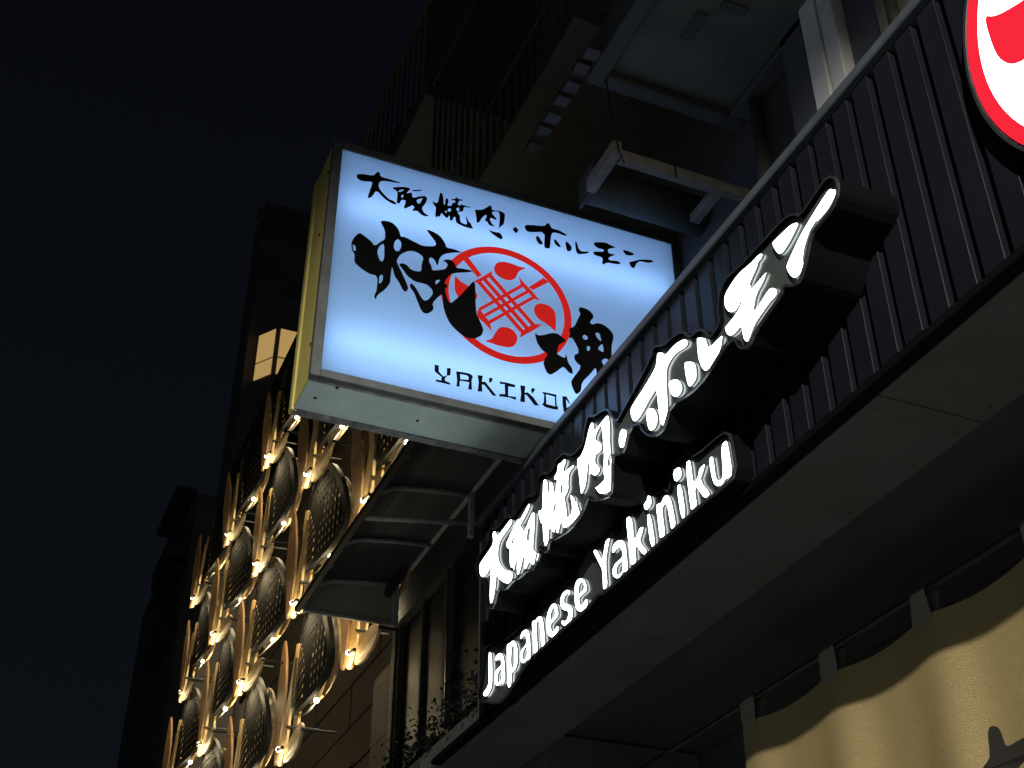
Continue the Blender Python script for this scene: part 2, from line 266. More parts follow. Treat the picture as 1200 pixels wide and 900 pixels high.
ENG=[('J',[[(4309,3446),(4289,3441),(4275,3423),(4269,3364),(4270,3303),(4282,3285),(4317,3273),(4342,3278),(4360,3291),(4360,3302),(4339,3308),(4318,3312),(4308,3322),(4307,3367)]]),('a',[[(4246,3398),(4221,3405),(4194,3401),(4169,3385),(4155,3360),(4147,3308),(4145,3269),(4172,3265),(4179,3272),(4206,3272),(4233,3282),(4247,3298),(4251,3324),(4241,3343),(4214,3349),(4186,3347),(4186,3361),(4196,3373),(4214,3377),(4238,3378)],[(4186,3328),(4182,3299),(4195,3290),(4213,3296),(4217,3312),(4209,3325)]]),('p',[[(4132,3407),(4106,3405),(4088,3400),(4083,3404),(4059,3396),(4040,3376),(4030,3345),(4030,3307),(4041,3282),(4063,3276),(4084,3279),(4084,3263),(4093,3231),(4112,3230),(4123,3239),(4126,3300),(4132,3368)],[(4083,3374),(4089,3329),(4083,3303),(4066,3302),(4060,3329),(4065,3364),(4073,3375)]]),('a',[[(4010,3389),(3988,3402),(3958,3399),(3933,3385),(3921,3362),(3916,3317),(3915,3269),(3940,3269),(3948,3275),(3977,3272),(3998,3283),(4011,3300),(4011,3321),(3995,3337),(3967,3339),(3954,3342),(3954,3361),(3964,3373),(3979,3374),(4005,3373)],[(3955,3324),(3950,3298),(3964,3290),(3979,3296),(3983,3311),(3972,3323)]]),('n',[[(3905,3404),(3883,3403),(3866,3397),(3856,3402),(3831,3398),(3813,3385),(3802,3356),(3796,3311),(3791,3271),(3818,3270),(3828,3280),(3831,3320),(3838,3366),(3846,3380),(3860,3380),(3864,3365),(3858,3315),(3854,3271),(3884,3272),(3892,3281),(3897,3341)]]),('e',[[(3782,3353),(3772,3381),(3747,3397),(3723,3399),(3698,3388),(3684,3365),(3680,3332),(3715,3328),(3744,3327),(3741,3310),(3730,3298),(3714,3297),(3695,3305),(3680,3296),(3680,3283),(3697,3274),(3724,3271),(3746,3278),(3769,3296),(3780,3321)],[(3746,3349),(3736,3369),(3722,3373),(3713,3364),(3712,3350),(3728,3348)]]),('s',[[(3669,3377),(3659,3397),(3636,3405),(3608,3401),(3588,3389),(3581,3376),(3593,3370),(3609,3381),(3626,3382),(3634,3373),(3631,3361),(3605,3347),(3579,3328),(3567,3308),(3570,3287),(3588,3273),(3616,3269),(3640,3276),(3657,3289),(3662,3304),(3653,3309),(3634,3297),(3616,3295),(3605,3306),(3610,3320),(3635,3331),(3659,3349)]]),('e',[[(3557,3352),(3553,3382),(3535,3402),(3503,3398),(3477,3381),(3462,3357),(3456,3329),(3486,3327),(3518,3328),(3516,3312),(3504,3299),(3488,3300),(3471,3309),(3456,3300),(3456,3283),(3469,3272),(3496,3270),(3522,3278),(3546,3299),(3555,3326)],[(3520,3349),(3516,3368),(3501,3374),(3489,3366),(3483,3351),(3499,3348)]]),('Y',[[(3410,3450),(3379,3446),(3349,3397),(3340,3393),(3317,3443),(3286,3443),(3284,3434),(3303,3403),(3318,3363),(3313,3278),(3342,3278),(3349,3290),(3346,3349),(3370,3387)]]),('a',[[(3278,3391),(3257,3408),(3227,3405),(3196,3390),(3179,3364),(3176,3317),(3175,3275),(3196,3273),(3205,3282),(3234,3272),(3260,3281),(3280,3302),(3279,3325),(3256,3338),(3221,3335),(3208,3338),(3209,3355),(3220,3370),(3237,3375),(3270,3372)],[(3214,3318),(3213,3295),(3229,3289),(3245,3296),(3247,3311),(3234,3317)]]),('k',[[(3173,3454),(3144,3450),(3128,3425),(3125,3358),(3110,3360),(3089,3379),(3059,3372),(3071,3351),(3091,3335),(3044,3278),(3077,3274),(3114,3327),(3121,3317),(3118,3274),(3151,3276),(3159,3289),(3166,3371)]]),('i',[[(3043,3399),(3013,3394),(2997,3277),(3029,3277)],[(3046,3453),(3015,3447),(3010,3421),(3043,3421)]]),('n',[[(2982,3404),(2956,3400),(2950,3394),(2928,3408),(2906,3402),(2889,3378),(2880,3339),(2872,3279),(2901,3277),(2907,3290),(2913,3349),(2921,3373),(2938,3375),(2943,3358),(2935,3278),(2969,3280),(2974,3291)]]),('i',[[(2856,3402),(2824,3398),(2813,3280),(2844,3279)],[(2861,3451),(2830,3446),(2824,3420),(2853,3420)]]),('k',[[(2796,3447),(2766,3446),(2761,3421),(2759,3364),(2735,3366),(2722,3391),(2685,3389),(2699,3369),(2721,3349),(2672,3281),(2709,3277),(2747,3339),(2754,3330),(2749,3281),(2784,3281),(2790,3293)]]),('u',[[(2671,3393),(2645,3391),(2642,3368),(2640,3318),(2631,3301),(2615,3298),(2608,3313),(2602,3398),(2569,3400),(2563,3379),(2557,3279),(2587,3278),(2593,3284),(2617,3275),(2641,3283),(2657,3300),(2665,3325)]])]
JPBACK=[(4038,3492),(4033,3564),(4064,3619),(4115,3646),(4143,3697),(4118,3732),(4016,3745),(4011,3793),(3979,3791),(3942,3764),(3828,3770),(3789,3732),(3652,3759),(3585,3722),(3574,3752),(3562,3777),(3511,3778),(3484,3752),(3430,3749),(3420,3771),(3347,3764),(3305,3729),(3262,3714),(3202,3714),(3194,3759),(3157,3800),(3121,3772),(3053,3757),(3018,3738),(3002,3704),(2967,3661),(2929,3676),(2884,3691),(2735,3747),(2713,3779),(2652,3741),(2601,3738),(2545,3720),(2512,3674),(2464,3669),(2436,3647),(2416,3604),(2360,3614),(2359,3669),(2350,3701),(2311,3733),(2230,3723),(2116,3719),(2023,3719),(1978,3700),(1956,3673),(1863,3695),(1835,3697),(1815,3685),(1802,3659),(1807,3622),(1842,3597),(1892,3594),(1930,3589),(1966,3530),(2000,3494),(2032,3502),(2064,3529),(2084,3510),(2137,3500),(2205,3484),(2243,3459),(2283,3480),(2300,3522),(2334,3536),(2376,3525),(2454,3501),(2532,3498),(2649,3527),(2691,3476),(2732,3475),(2781,3499),(2818,3540),(2830,3574),(2893,3593),(2934,3534),(2972,3543),(3010,3562),(3022,3446),(3057,3438),(3166,3484),(3184,3509),(3228,3473),(3322,3458),(3434,3479),(3479,3495),(3494,3464),(3530,3475),(3563,3516),(3608,3447),(3667,3471),(3736,3473),(3781,3486),(3857,3481),(3922,3516),(3962,3460),(4005,3475)]
ENBACK=[(4404,3316),(4383,3343),(4343,3462),(4330,3467),(4296,3471),(4210,3427),(4146,3429),(4072,3420),(4019,3423),(3963,3419),(3936,3425),(3855,3424),(3793,3427),(3734,3421),(3675,3430),(3618,3424),(3582,3417),(3549,3437),(3465,3480),(3384,3472),(3321,3473),(3281,3464),(3233,3426),(3213,3474),(3142,3469),(3109,3436),(3071,3470),(3010,3465),(2982,3433),(2919,3427),(2891,3398),(2875,3471),(2764,3468),(2739,3434),(2574,3426),(2544,3399),(2535,3266),(2639,3266),(2722,3271),(2840,3269),(3123,3266),(3345,3266),(3380,3280),(3444,3266),(3514,3266),(3672,3269),(3764,3266),(3936,3266),(4089,3218),(4165,3200),(4232,3214),(4359,3264),(4398,3288)]
SIGN=[('stroke',[[(943,5176),(959,5187),(1013,5195),(1025,5217),(1033,5226),(1041,5219),(1043,5201),(1095,5202),(1117,5201),(1131,5201),(1118,5194),(1052,5184),(1039,5165),(1039,5141),(1056,5119),(1087,5092),(1101,5093),(1119,5082),(1115,5074),(1099,5075),(1068,5088),(1031,5124),(1017,5084),(1002,5068),(996,5071),(1013,5156),(1007,5161),(967,5149),(947,5156)]]),('stroke',[[(1098,5158),(1103,5165),(1147,5183),(1166,5184),(1174,5182),(1172,5176),(1161,5157),(1160,5150),(1167,5156),(1177,5162),(1183,5158),(1184,5138),(1195,5140),(1210,5152),(1232,5163),(1242,5164),(1249,5156),(1246,5136),(1236,5112),(1229,5100),(1229,5086),(1241,5070),(1261,5064),(1246,5057),(1233,5056),(1222,5062),(1211,5073),(1200,5071),(1193,5066),(1187,5069),(1197,5088),(1186,5098),(1181,5090),(1163,5073),(1153,5066),(1151,5076),(1158,5102),(1156,5113),(1143,5110),(1137,5104),(1133,5088),(1127,5085),(1119,5084),(1121,5135),(1119,5147),(1109,5152)],[(1122,5150),(1130,5159),(1148,5170),(1141,5158),(1131,5147)],[(1137,5131),(1142,5140),(1147,5136),(1143,5120),(1137,5121)],[(1202,5126),(1211,5139),(1229,5151),(1227,5140),(1217,5114),(1209,5113)]]),('stroke',[[(1180,5177),(1198,5184),(1228,5195),(1220,5187),(1193,5175),(1183,5173)]]),('stroke',[[(1272,5150),(1283,5143),(1295,5147),(1298,5164),(1302,5201),(1308,5209),(1315,5202),(1320,5175),(1321,5147),(1326,5146),(1331,5190),(1341,5183),(1342,5170),(1337,5147),(1349,5149),(1358,5157),(1359,5170),(1371,5174),(1373,5186),(1365,5187),(1354,5186),(1355,5191),(1371,5195),(1375,5211),(1380,5202),(1390,5201),(1406,5204),(1406,5200),(1388,5193),(1383,5169),(1386,5167),(1394,5167),(1397,5176),(1409,5175),(1421,5174),(1444,5172),(1434,5170),(1411,5167),(1408,5140),(1397,5135),(1382,5128),(1387,5120),(1394,5110),(1396,5080),(1408,5073),(1428,5072),(1420,5119),(1428,5106),(1434,5090),(1441,5089),(1449,5070),(1454,5061),(1441,5058),(1409,5059),(1388,5065),(1378,5070),(1375,5097),(1369,5098),(1361,5074),(1351,5069),(1350,5092),(1347,5097),(1343,5086),(1338,5078),(1328,5084),(1312,5100),(1307,5074),(1299,5076),(1293,5067),(1286,5073),(1289,5120),(1278,5132)],[(1338,5122),(1346,5137),(1355,5134),(1354,5121),(1344,5116)],[(1327,5115),(1333,5117),(1338,5110),(1332,5104)],[(1376,5142),(1383,5153),(1391,5153),(1391,5136),(1382,5131)]]),('stroke',[[(1460,5168),(1468,5170),(1493,5178),(1518,5204),(1529,5218),(1536,5211),(1536,5194),(1552,5195),(1568,5200),(1588,5198),(1597,5189),(1595,5161),(1591,5132),(1580,5119),(1572,5105),(1569,5104),(1574,5167),(1568,5196),(1552,5190),(1536,5183),(1538,5172),(1560,5149),(1552,5144),(1538,5149),(1529,5145),(1528,5134),(1535,5119),(1548,5107),(1541,5104),(1524,5105),(1516,5123),(1505,5121),(1515,5154),(1507,5156),(1491,5131),(1480,5104),(1469,5100),(1467,5130)]]),('stroke',[[(1522,5079),(1536,5075),(1563,5076),(1569,5080),(1580,5070),(1587,5056),(1580,5043),(1558,5053),(1538,5063)]]),('stroke',[[(1630,5118),(1642,5135),(1650,5133),(1659,5121),(1650,5104),(1642,5105)]]),('stroke',[[(1685,5157),(1709,5170),(1782,5186),(1789,5205),(1801,5209),(1808,5195),(1815,5184),(1848,5187),(1888,5171),(1873,5164),(1840,5169),(1811,5161),(1803,5076),(1798,5068),(1783,5065),(1776,5071),(1781,5155),(1715,5130),(1694,5130)]]),('stroke',[[(1737,5110),(1748,5122),(1762,5101),(1773,5085),(1758,5075),(1744,5086)]]),('stroke',[[(1821,5128),(1835,5125),(1857,5093),(1838,5093),(1826,5105)]]),('stroke',[[(1876,5130),(1887,5134),(1905,5114),(1904,5092),(1889,5081),(1881,5088)]]),('stroke',[[(1922,5150),(1932,5145),(1938,5112),(1953,5102),(1990,5114),(1979,5099),(1933,5080),(1925,5099)]]),('stroke',[[(2013,5172),(2034,5182),(2073,5192),(2095,5184),(2122,5181),(2094,5166),(2078,5154),(2083,5133),(2119,5139),(2092,5121),(2080,5106),(2083,5095),(2129,5107),(2140,5093),(2113,5084),(2075,5082),(2055,5063),(2048,5069),(2053,5093),(2046,5103),(2016,5102),(2005,5116),(2028,5127),(2055,5133),(2063,5149),(2033,5147),(2015,5157)]]),('stroke',[[(2152,5176),(2171,5180),(2198,5177),(2211,5169),(2185,5155),(2166,5154)]]),('stroke',[[(2179,5116),(2207,5132),(2238,5151),(2294,5167),(2305,5159),(2277,5143),(2238,5142),(2218,5124),(2204,5089),(2189,5093)]]),('big',[[(1057,4961),(1067,4972),(1102,4976),(1125,4960),(1139,4937),(1144,4914),(1163,4917),(1208,4904),(1241,4895),(1292,4912),(1295,4933),(1271,4961),(1250,4987),(1276,4987),(1310,4974),(1334,4942),(1339,4920),(1370,4924),(1413,4918),(1377,4908),(1332,4886),(1313,4860),(1305,4810),(1294,4838),(1281,4849),(1268,4843),(1269,4822),(1279,4806),(1283,4783),(1315,4796),(1341,4810),(1350,4832),(1339,4848),(1323,4843),(1339,4859),(1362,4864),(1379,4849),(1384,4829),(1425,4836),(1461,4835),(1425,4819),(1380,4802),(1357,4784),(1342,4752),(1336,4735),(1349,4731),(1350,4719),(1340,4713),(1344,4683),(1361,4636),(1402,4690),(1439,4751),(1458,4784),(1468,4776),(1469,4699),(1474,4624),(1490,4592),(1505,4559),(1501,4528),(1469,4500),(1438,4495),(1406,4508),(1367,4541),(1347,4579),(1333,4627),(1331,4680),(1319,4668),(1289,4621),(1297,4594),(1284,4575),(1266,4561),(1247,4568),(1226,4617),(1213,4650),(1193,4674),(1198,4695),(1218,4678),(1238,4643),(1254,4622),(1270,4630),(1291,4667),(1287,4688),(1267,4705),(1248,4707),(1217,4705),(1184,4721),(1158,4755),(1144,4770),(1156,4781),(1175,4780),(1195,4759),(1221,4758),(1239,4766),(1238,4804),(1246,4838),(1223,4854),(1197,4857),(1172,4845),(1148,4821),(1137,4794),(1135,4778),(1159,4732),(1190,4666),(1182,4645),(1169,4644),(1149,4683),(1129,4707),(1117,4757),(1114,4695),(1115,4669),(1096,4629),(1067,4594),(1060,4568),(1053,4583),(1063,4619),(1062,4686),(1025,4686),(993,4702),(964,4723),(965,4761),(951,4780),(946,4816),(956,4847),(975,4877),(995,4868),(1027,4848),(1041,4829),(1064,4860),(1082,4878),(1079,4924)],[(1118,4854),(1123,4884),(1135,4899),(1148,4888),(1151,4862),(1141,4835),(1125,4833)],[(1052,4805),(1062,4840),(1080,4857),(1084,4777),(1073,4758),(1063,4770)],[(1068,4688),(1083,4700),(1084,4671),(1070,4644)],[(1298,4738),(1320,4749),(1311,4730),(1299,4715)],[(952,4811),(965,4804),(968,4782),(957,4778)]]),('big',[[(1929,4793),(1945,4798),(1976,4792),(1993,4774),(1994,4759),(1982,4741),(1976,4727),(1989,4722),(2008,4735),(2031,4738),(2057,4727),(2077,4710),(2084,4688),(2079,4664),(2071,4632),(2069,4575),(2075,4562),(2064,4545),(2054,4562),(2039,4566),(2020,4547),(2032,4525),(2030,4496),(2019,4476),(1998,4448),(1997,4487),(1993,4508),(1968,4468),(1928,4416),(1924,4374),(1904,4353),(1894,4361),(1880,4401),(1886,4421),(1931,4494),(1909,4508),(1899,4522),(1900,4544),(1918,4555),(1919,4578),(1902,4613),(1892,4628),(1877,4620),(1885,4648),(1878,4669),(1905,4686),(1921,4729),(1936,4762),(1928,4772)],[(1940,4650),(1950,4660),(1963,4653),(1965,4643),(1951,4632),(1941,4636)],[(1997,4678),(2011,4689),(2021,4682),(2027,4643),(2007,4657)],[(2004,4602),(2026,4634),(2032,4633),(2035,4591)],[(1955,4594),(1963,4608),(1973,4602),(1970,4587),(1960,4578)]]),('big',[[(1726,4605),(1741,4595),(1766,4604),(1801,4625),(1827,4629),(1851,4616),(1866,4602),(1846,4588),(1830,4570),(1825,4546),(1822,4525),(1844,4518),(1859,4516),(1862,4542),(1871,4497),(1888,4474),(1891,4446),(1872,4450),(1853,4471),(1843,4467),(1817,4438),(1792,4416),(1777,4422),(1768,4441),(1761,4472),(1784,4518),(1764,4523),(1750,4536),(1735,4560)]]),('letter',[[(1309,4333),(1325,4334),(1327,4305),(1345,4288),(1359,4297),(1359,4332),(1375,4333),(1373,4301),(1360,4296),(1352,4282),(1352,4271),(1373,4266),(1373,4258),(1353,4258),(1317,4258),(1315,4267),(1337,4268),(1339,4284),(1310,4302)]]),('letter',[[(1396,4325),(1411,4328),(1446,4330),(1461,4326),(1465,4316),(1461,4310),(1460,4293),(1462,4259),(1446,4257),(1450,4290),(1412,4287),(1411,4270),(1413,4264),(1406,4257),(1399,4259),(1401,4287)],[(1412,4318),(1441,4319),(1448,4311),(1445,4299),(1414,4294)]]),('letter',[[(1484,4332),(1505,4335),(1502,4306),(1515,4310),(1563,4256),(1546,4255),(1512,4294),(1502,4294),(1504,4261),(1485,4257),(1489,4298)]]),('letter',[[(1531,4330),(1539,4336),(1547,4331),(1542,4317),(1533,4308),(1531,4319)]]),('letter',[[(1576,4327),(1608,4329),(1641,4328),(1638,4316),(1611,4314),(1611,4269),(1644,4273),(1642,4259),(1620,4263),(1574,4258),(1574,4269),(1598,4274),(1596,4320),(1577,4315)]]),('letter',[[(1662,4332),(1683,4334),(1680,4302),(1693,4307),(1716,4291),(1739,4258),(1721,4255),(1689,4293),(1680,4295),(1681,4259),(1661,4256),(1665,4295)]]),('letter',[[(1707,4327),(1713,4333),(1725,4332),(1719,4317),(1710,4305)]]),('letter',[[(1754,4326),(1770,4327),(1816,4328),(1814,4310),(1816,4274),(1822,4273),(1819,4259),(1799,4257),(1766,4258),(1753,4268),(1760,4277),(1763,4314)],[(1770,4319),(1808,4317),(1809,4272),(1771,4273)]]),('letter',[[(1841,4327),(1858,4332),(1875,4301),(1868,4304),(1856,4318),(1858,4278),(1897,4310),(1899,4324),(1915,4330),(1911,4315),(1862,4266),(1860,4258),(1845,4257),(1841,4291)]])]
RED=[[(1411,4887),(1430,4908),(1496,4829),(1478,4812)],[(1772,4903),(1794,4886),(1722,4822),(1703,4831)],[(1474,4787),(1485,4803),(1682,4599),(1670,4584)],[(1501,4805),(1512,4821),(1704,4622),(1692,4606)],[(1524,4832),(1536,4848),(1727,4651),(1715,4636)],[(1461,4783),(1542,4865),(1539,4839),(1484,4784)],[(1663,4563),(1668,4596),(1720,4647),(1761,4657),(1720,4615),(1694,4592)],[(1482,4654),(1489,4643),(1676,4823),(1669,4836)],[(1504,4630),(1511,4619),(1703,4802),(1696,4814)],[(1525,4604),(1532,4592),(1728,4779),(1721,4791)],[(1659,4872),(1681,4847),(1716,4817),(1753,4775),(1724,4781),(1668,4830)],[(1479,4643),(1491,4649),(1534,4597),(1541,4559),(1511,4589),(1480,4611)],[(1548,4883),(1558,4912),(1589,4930),(1627,4931),(1659,4925),(1695,4930),(1666,4909),(1653,4887),(1646,4862),(1627,4843),(1602,4837),(1571,4844),(1552,4862)],[(1725,4731),(1737,4753),(1766,4766),(1798,4761),(1820,4738),(1823,4695),(1820,4633),(1808,4648),(1777,4667),(1746,4679),(1727,4703)],[(1509,4501),(1542,4521),(1554,4552),(1572,4586),(1602,4598),(1633,4593),(1651,4567),(1650,4538),(1633,4509),(1608,4499),(1566,4497),(1536,4502)],[(1380,4792),(1396,4772),(1429,4757),(1463,4746),(1478,4721),(1476,4699),(1461,4687),(1419,4674),(1394,4688),(1380,4720)]]
INK=[(2542,2667),(2528,2668),(2514,2660),(2508,2645),(2503,2602),(2465,2605),(2412,2606),(2387,2605),(2362,2576),(2384,2540),(2428,2557),(2461,2553),(2486,2539),(2524,2503),(2598,2524),(2589,2569),(2558,2590),(2553,2614),(2549,2650)]
SKIP = {(3.69,6.75),(4.78,6.75),(6.945,6.75),(8.03,6.75),(8.03,8.41),(9.13,6.75),(3.69,8.41),(3.69,10.07),(3.69,11.72),(3.69,13.37),(9.13,13.37),(9.13,11.72),(9.13,10.07),(9.13,8.41)}

# ================================================================== THE SETTING
g = MB().box(-400, 400, -400, 600, -0.3, 0.0).build('street', M['asphalt']); tag(g, 'dark asphalt street below the signs', kind='structure')
g = MB().box(0.9, 2.9, -30, 60, 0.004, 0.13).build('pavement', M['paving'], bevel=0.01); tag(g, 'pavement in front of the shops', kind='structure')

# ------------------------------------------------------------------ restaurant building
FX = 1.80; FZ0 = 3.272; FZ1 = 4.120
XW = 2.448
rb = thing('restaurant_building', 'dark restaurant building whose wall rises behind the slatted fascia', 'building', (2.6, 2.0, 0))
box('wall', M['wall_dark'], rb, XW, 9.0, -4.0, 5.30, 4.20, 12.0)
box('wall', M['wall_dark'], rb, 2.95, 9.0, -4.0, 5.30, 0.13, 3.36)
box('inner_soffit', M['soffit_in'], rb, 2.176, 8.5, -3.9, 5.06, 3.364, 3.50)
box('pier', M['wall_dark'], rb, 2.20, 2.94, 4.80, 5.06, 0.13, 3.36, 0.01)
# aluminium window above the fascia
wf = MB().box(2.36, 2.446, 2.665, 2.80, 4.22, 7.2).build('window_frame', M['bluegrey'], rb, 0.004)
MB().box(2.345, 2.444, 2.555, 2.645, 4.22, 7.2).build('jamb', M['winframe'], wf, 0.004)
MB().box(2.352, 2.442, 2.470, 2.548, 4.22, 7.2).build('jamb', M['winframe'], wf, 0.004)
MB().box(2.400, 2.440, 2.30, 2.462, 4.22, 7.2).build('pane', M['bluegrey'], wf)
MB().box(2.385, 2.440, 2.225, 2.295, 4.22, 7.2).build('pane', M['fadedglass'], wf)
MB().box(2.360, 2.440, 2.195, 2.220, 4.22, 7.2).build('jamb', M['oldframe'], wf, 0.004)
MB().box(2.385, 2.440, 1.40, 2.190, 4.22, 7.2).build('pane', M['fadedglass'], wf)

cs_ = MB()
for i in range(22):
    y = 3.30 + i * 0.068; cs_.add([(XW - 0.001, y, 4.22), (XW - 0.018, y + .017, 4.22), (XW - 0.018, y + .034, 4.22), (XW - 0.001, y + .051, 4.22), (XW - 0.001, y, 5.06), (XW - 0.018, y + .017, 5.06), (XW - 0.018, y + .034, 5.06), (XW - 0.001, y + .051, 5.06)], [(0, 1, 5, 4), (1, 2, 6, 5), (2, 3, 7, 6), (4, 5, 6, 7)])
cs_.build('corrugated_sheet', M['wall_dark'], rb)
dp = MB().tube([(2.405, 3.07, 4.2), (2.405, 3.07, 5.49)], 0.030, 12).build('drain_pipe', M['grey_pvc'], None, smooth=True, origin=(2.405, 3.07, 4.2)); tag(dp, 'dark grey drain pipe running up the wall under the balcony', 'pipe')

# ------------------------------------------------------------------ slatted fascia
fa = thing('slatted_fascia', 'black fascia of upright metal slats carrying the lit white lettering', 'fascia', (FX, 2.4, FZ0))
box('backing_board', M['recess'], fa, FX + 0.030, 2.20, -1.0, 4.560, FZ0 + 0.012, 4.10)
sl = MB().box(FX, FX + 0.034, 4.480, 4.544, FZ0 + 0.002, FZ1 - 0.001).build('slat', M['slat'], fa, 0.0009)
PITCH = 0.0918; k = 1
while 4.544 - k * PITCH > 0.0:
    c = sl.copy(); C.objects.link(c); c.parent = fa; c.location = (random.uniform(-.0012, .0012), -k * PITCH + random.uniform(-.0014, .0014), 0); k += 1
MB().box(FX - 0.022, 2.21, -1.0, 4.572, FZ1, FZ1 + 0.034).build('top_rail', M['rail'], fa, 0.004)
MB().box(FX + 0.001, FX + 0.03, 4.550, 4.566, FZ0 + 0.002, FZ1 - 0.001).build('end_trim', M['trim'], fa, 0.003)
MB().box(FX - 0.003, FX + 0.040, -1.0, 5.07, FZ0 - 0.024, FZ0 - 0.001).build('bottom_rail', M['box'], fa, 0.002)
for y0_, y1_ in ((-1.0, 0.55), (0.554, 2.05), (2.054, 3.55), (3.554, 5.07)):
    sp_ = box('soffit_panel', M['soffit'], fa, FX + 0.042, 2.160, y0_, y1_, FZ0 - 0.022, FZ0 - 0.001, 0.002)
    for q in range(4):
        for xx in (FX + 0.07, 2.13): MB().tube([(xx, y0_ + .06 + q * (y1_ - y0_ - .12) / 3, FZ0 - 0.0225), (xx, y0_ + .06 + q * (y1_ - y0_ - .12) / 3, FZ0 - 0.0245)], 0.006, 8).build('screw', M['trim'], sp_)
box('soffit_panel', M['soffit_in'], fa, 2.164, 2.176, -1.0, 5.06, FZ0 + 0.001, 3.362)

# ------------------------------------------------------------------ lettering boxes on the fascia
SX = 1.62; EX = 1.74
def sign_box(root, contour, depth, SX):
    c = contour; ci = inset(c, 0.005); n = len(c)
    m = MB()
    vs = [(a, b, 0) for a, b in c] + [(a, b, -depth) for a, b in c] + [(a, b, 0) for a, b in ci] + [(a, b, -depth) for a, b in ci]
    fs = []
    for i in range(n):
        j = (i + 1) % n; fs += [(i, j, n + j, n + i), (i, 2 * n + i, 2 * n + j, j), (2 * n + i, 3 * n + i, 3 * n + j, 2 * n + j)]
    m.add(on_facade(vs, SX), fs); m.build('box_side', M['box'], root)
    v, f = filled([inset(c, 0.004)], 0.0015); m = MB().add(on_facade(v, SX + 0.016), f); m.build('face_plate', M['plate'], root)
    # bright edge trim round the mouth of the box
    co = inset(c, -0.0012); m = MB(); w0, w1 = 0.0012, -0.006
    vs = [(a, b, w0) for a, b in co] + [(a, b, w1) for a, b in co] + [(a, b, w0) for a, b in ci]
    fs = []
    for i in range(n):
        j = (i + 1) % n; fs += [(i, j, n + j, n + i), (i, 2 * n + i, 2 * n + j, j)]
    m.add(on_facade(vs, SX), fs); m.build('edge_trim', M['trim'], root)
def lit_glyph(root, name, contours, it, SX):
    cs = [inset(chaikin(mm_f(c), it), (0.0044 if len(contours[0]) > 55 else 0.0036) if i == 0 else -0.0060) for i, c in enumerate(contours)]
    v, f = filled(cs, 0.004)
    o = MB().add(on_facade(v, SX + 0.008), f).build(name, M['letter_side'], root)
    me = o.data; me.materials.append(M['white_letter'])
    for p in me.polygons:
        if p.normal.x < -0.5: p.material_index = 1
    return o
jp = thing('lit_character_sign', 'long black box sign with glowing white brush-written Japanese characters on slatted fascia', 'sign', (FX, 2.9, 3.7))
sign_box(jp, chaikin(mm_f(JPBACK), 1), FX - SX - 0.002, SX)
for n_, cs in LIT: lit_glyph(jp, 'character_stroke', cs, 1, SX)
en = thing('lit_letter_sign', 'lower black box sign with glowing white words Japanese Yakiniku on slatted fascia', 'sign', (FX, 3.1, 3.45))
sign_box(en, chaikin(mm_f(ENBACK), 1), FX - EX - 0.002, EX)
for n_, cs in ENG: lit_glyph(en, 'letter', cs, 1, EX)

for y_, z_ in ((3.32, 3.72), (3.02, 3.78), (2.74, 3.80)):
    MB().tube([(1.785, y_, z_), (1.775, y_ + .01, z_ - .10), (1.782, y_ - .01, z_ - .26)], 0.004, 6).build('feed_wire', M['cable'], en)
# ------------------------------------------------------------------ round logo sign
ECX, ECZ, ER, ERI = 1.6085, 4.7166, 0.2854, 0.2528        # emblem on the blade sign: centre, outer and inner radius
LX = 1.77; LCY, LCZ, LR = 0.9643, 3.7238, 0.5033
lg = thing('round_logo_sign', 'round glowing sign with red ring and red emblem on white face at fascia', 'sign', (FX, LCY, LCZ))
cu_, cv_ = -LCY, LCZ
v, f = filled([circle(cu_, cv_, 0.5146)], 0.0135); MB().add(on_facade(v, FX - 0.0145), f).build('box_side', M['box'], lg)
v, f = filled([circle(cu_, cv_, 0.5151), circle(cu_, cv_, 0.5070)], 0.006); MB().add(on_facade(v, LX + 0.002), f).build('edge_trim', M['trim'], lg)
v, f = filled([circle(cu_, cv_, LR - 0.001)], 0.001); MB().add(on_facade(v, LX + 0.0005), f).build('white_face', M['logo_white'], lg)
v, f = filled([circle(cu_, cv_, LR), circle(cu_, cv_, LR * 0.933)], 0.0012); MB().add(on_facade(v, LX - 0.002), f).build('red_ring', M['logo_red'], lg)
K = LR * 0.933 / ERI
for i, c in enumerate(RED):
    cs = [((a / 1000 - ECX) * K + cu_, (b / 1000 - ECZ) * K + cv_) for a, b in c]
    if i >= 12: cs = chaikin(cs, 2)
    v, f = filled([cs], 0.0010); MB().add(on_facade(v, LX - 0.0022 - 0.00012 * i), f).build('emblem_shape', M['logo_red'], lg)

# ------------------------------------------------------------------ blade sign
BY = 3.80; BB = 4.085
X0, X1, Z0, Z1 = 0.838, 2.440, 4.163, 5.334
x0, x1, z0, z1 = 0.876, 2.405, 4.196, 5.296
bs = thing('projecting_light_box_sign', 'white glowing box sign with black brush characters and red round emblem projecting over the street', 'sign', (1.6, 3.94, Z0))
box('side_panel', M['cab'], bs, X0 + 0.004, X0 + 0.007, BY + 0.032, BB - 0.045, Z0 + 0.004, Z1 - 0.004)
box('side_panel', M['cab'], bs, X1 - 0.007, X1 - 0.004, BY + 0.032, BB - 0.045, Z0 + 0.004, Z1 - 0.004)
box('bottom_panel', M['cab_bottom'], bs, X0 + 0.008, X1 - 0.008, BY + 0.047, BB - 0.036, Z0 + 0.005, Z0 + 0.008)
MB().box(X0 + 0.008, X1 - 0.008, BY + 0.032, BY + 0.046, Z0 + 0.001, Z0 + 0.009).build('front_lip', M['dirty_lip'], bs, 0.001)
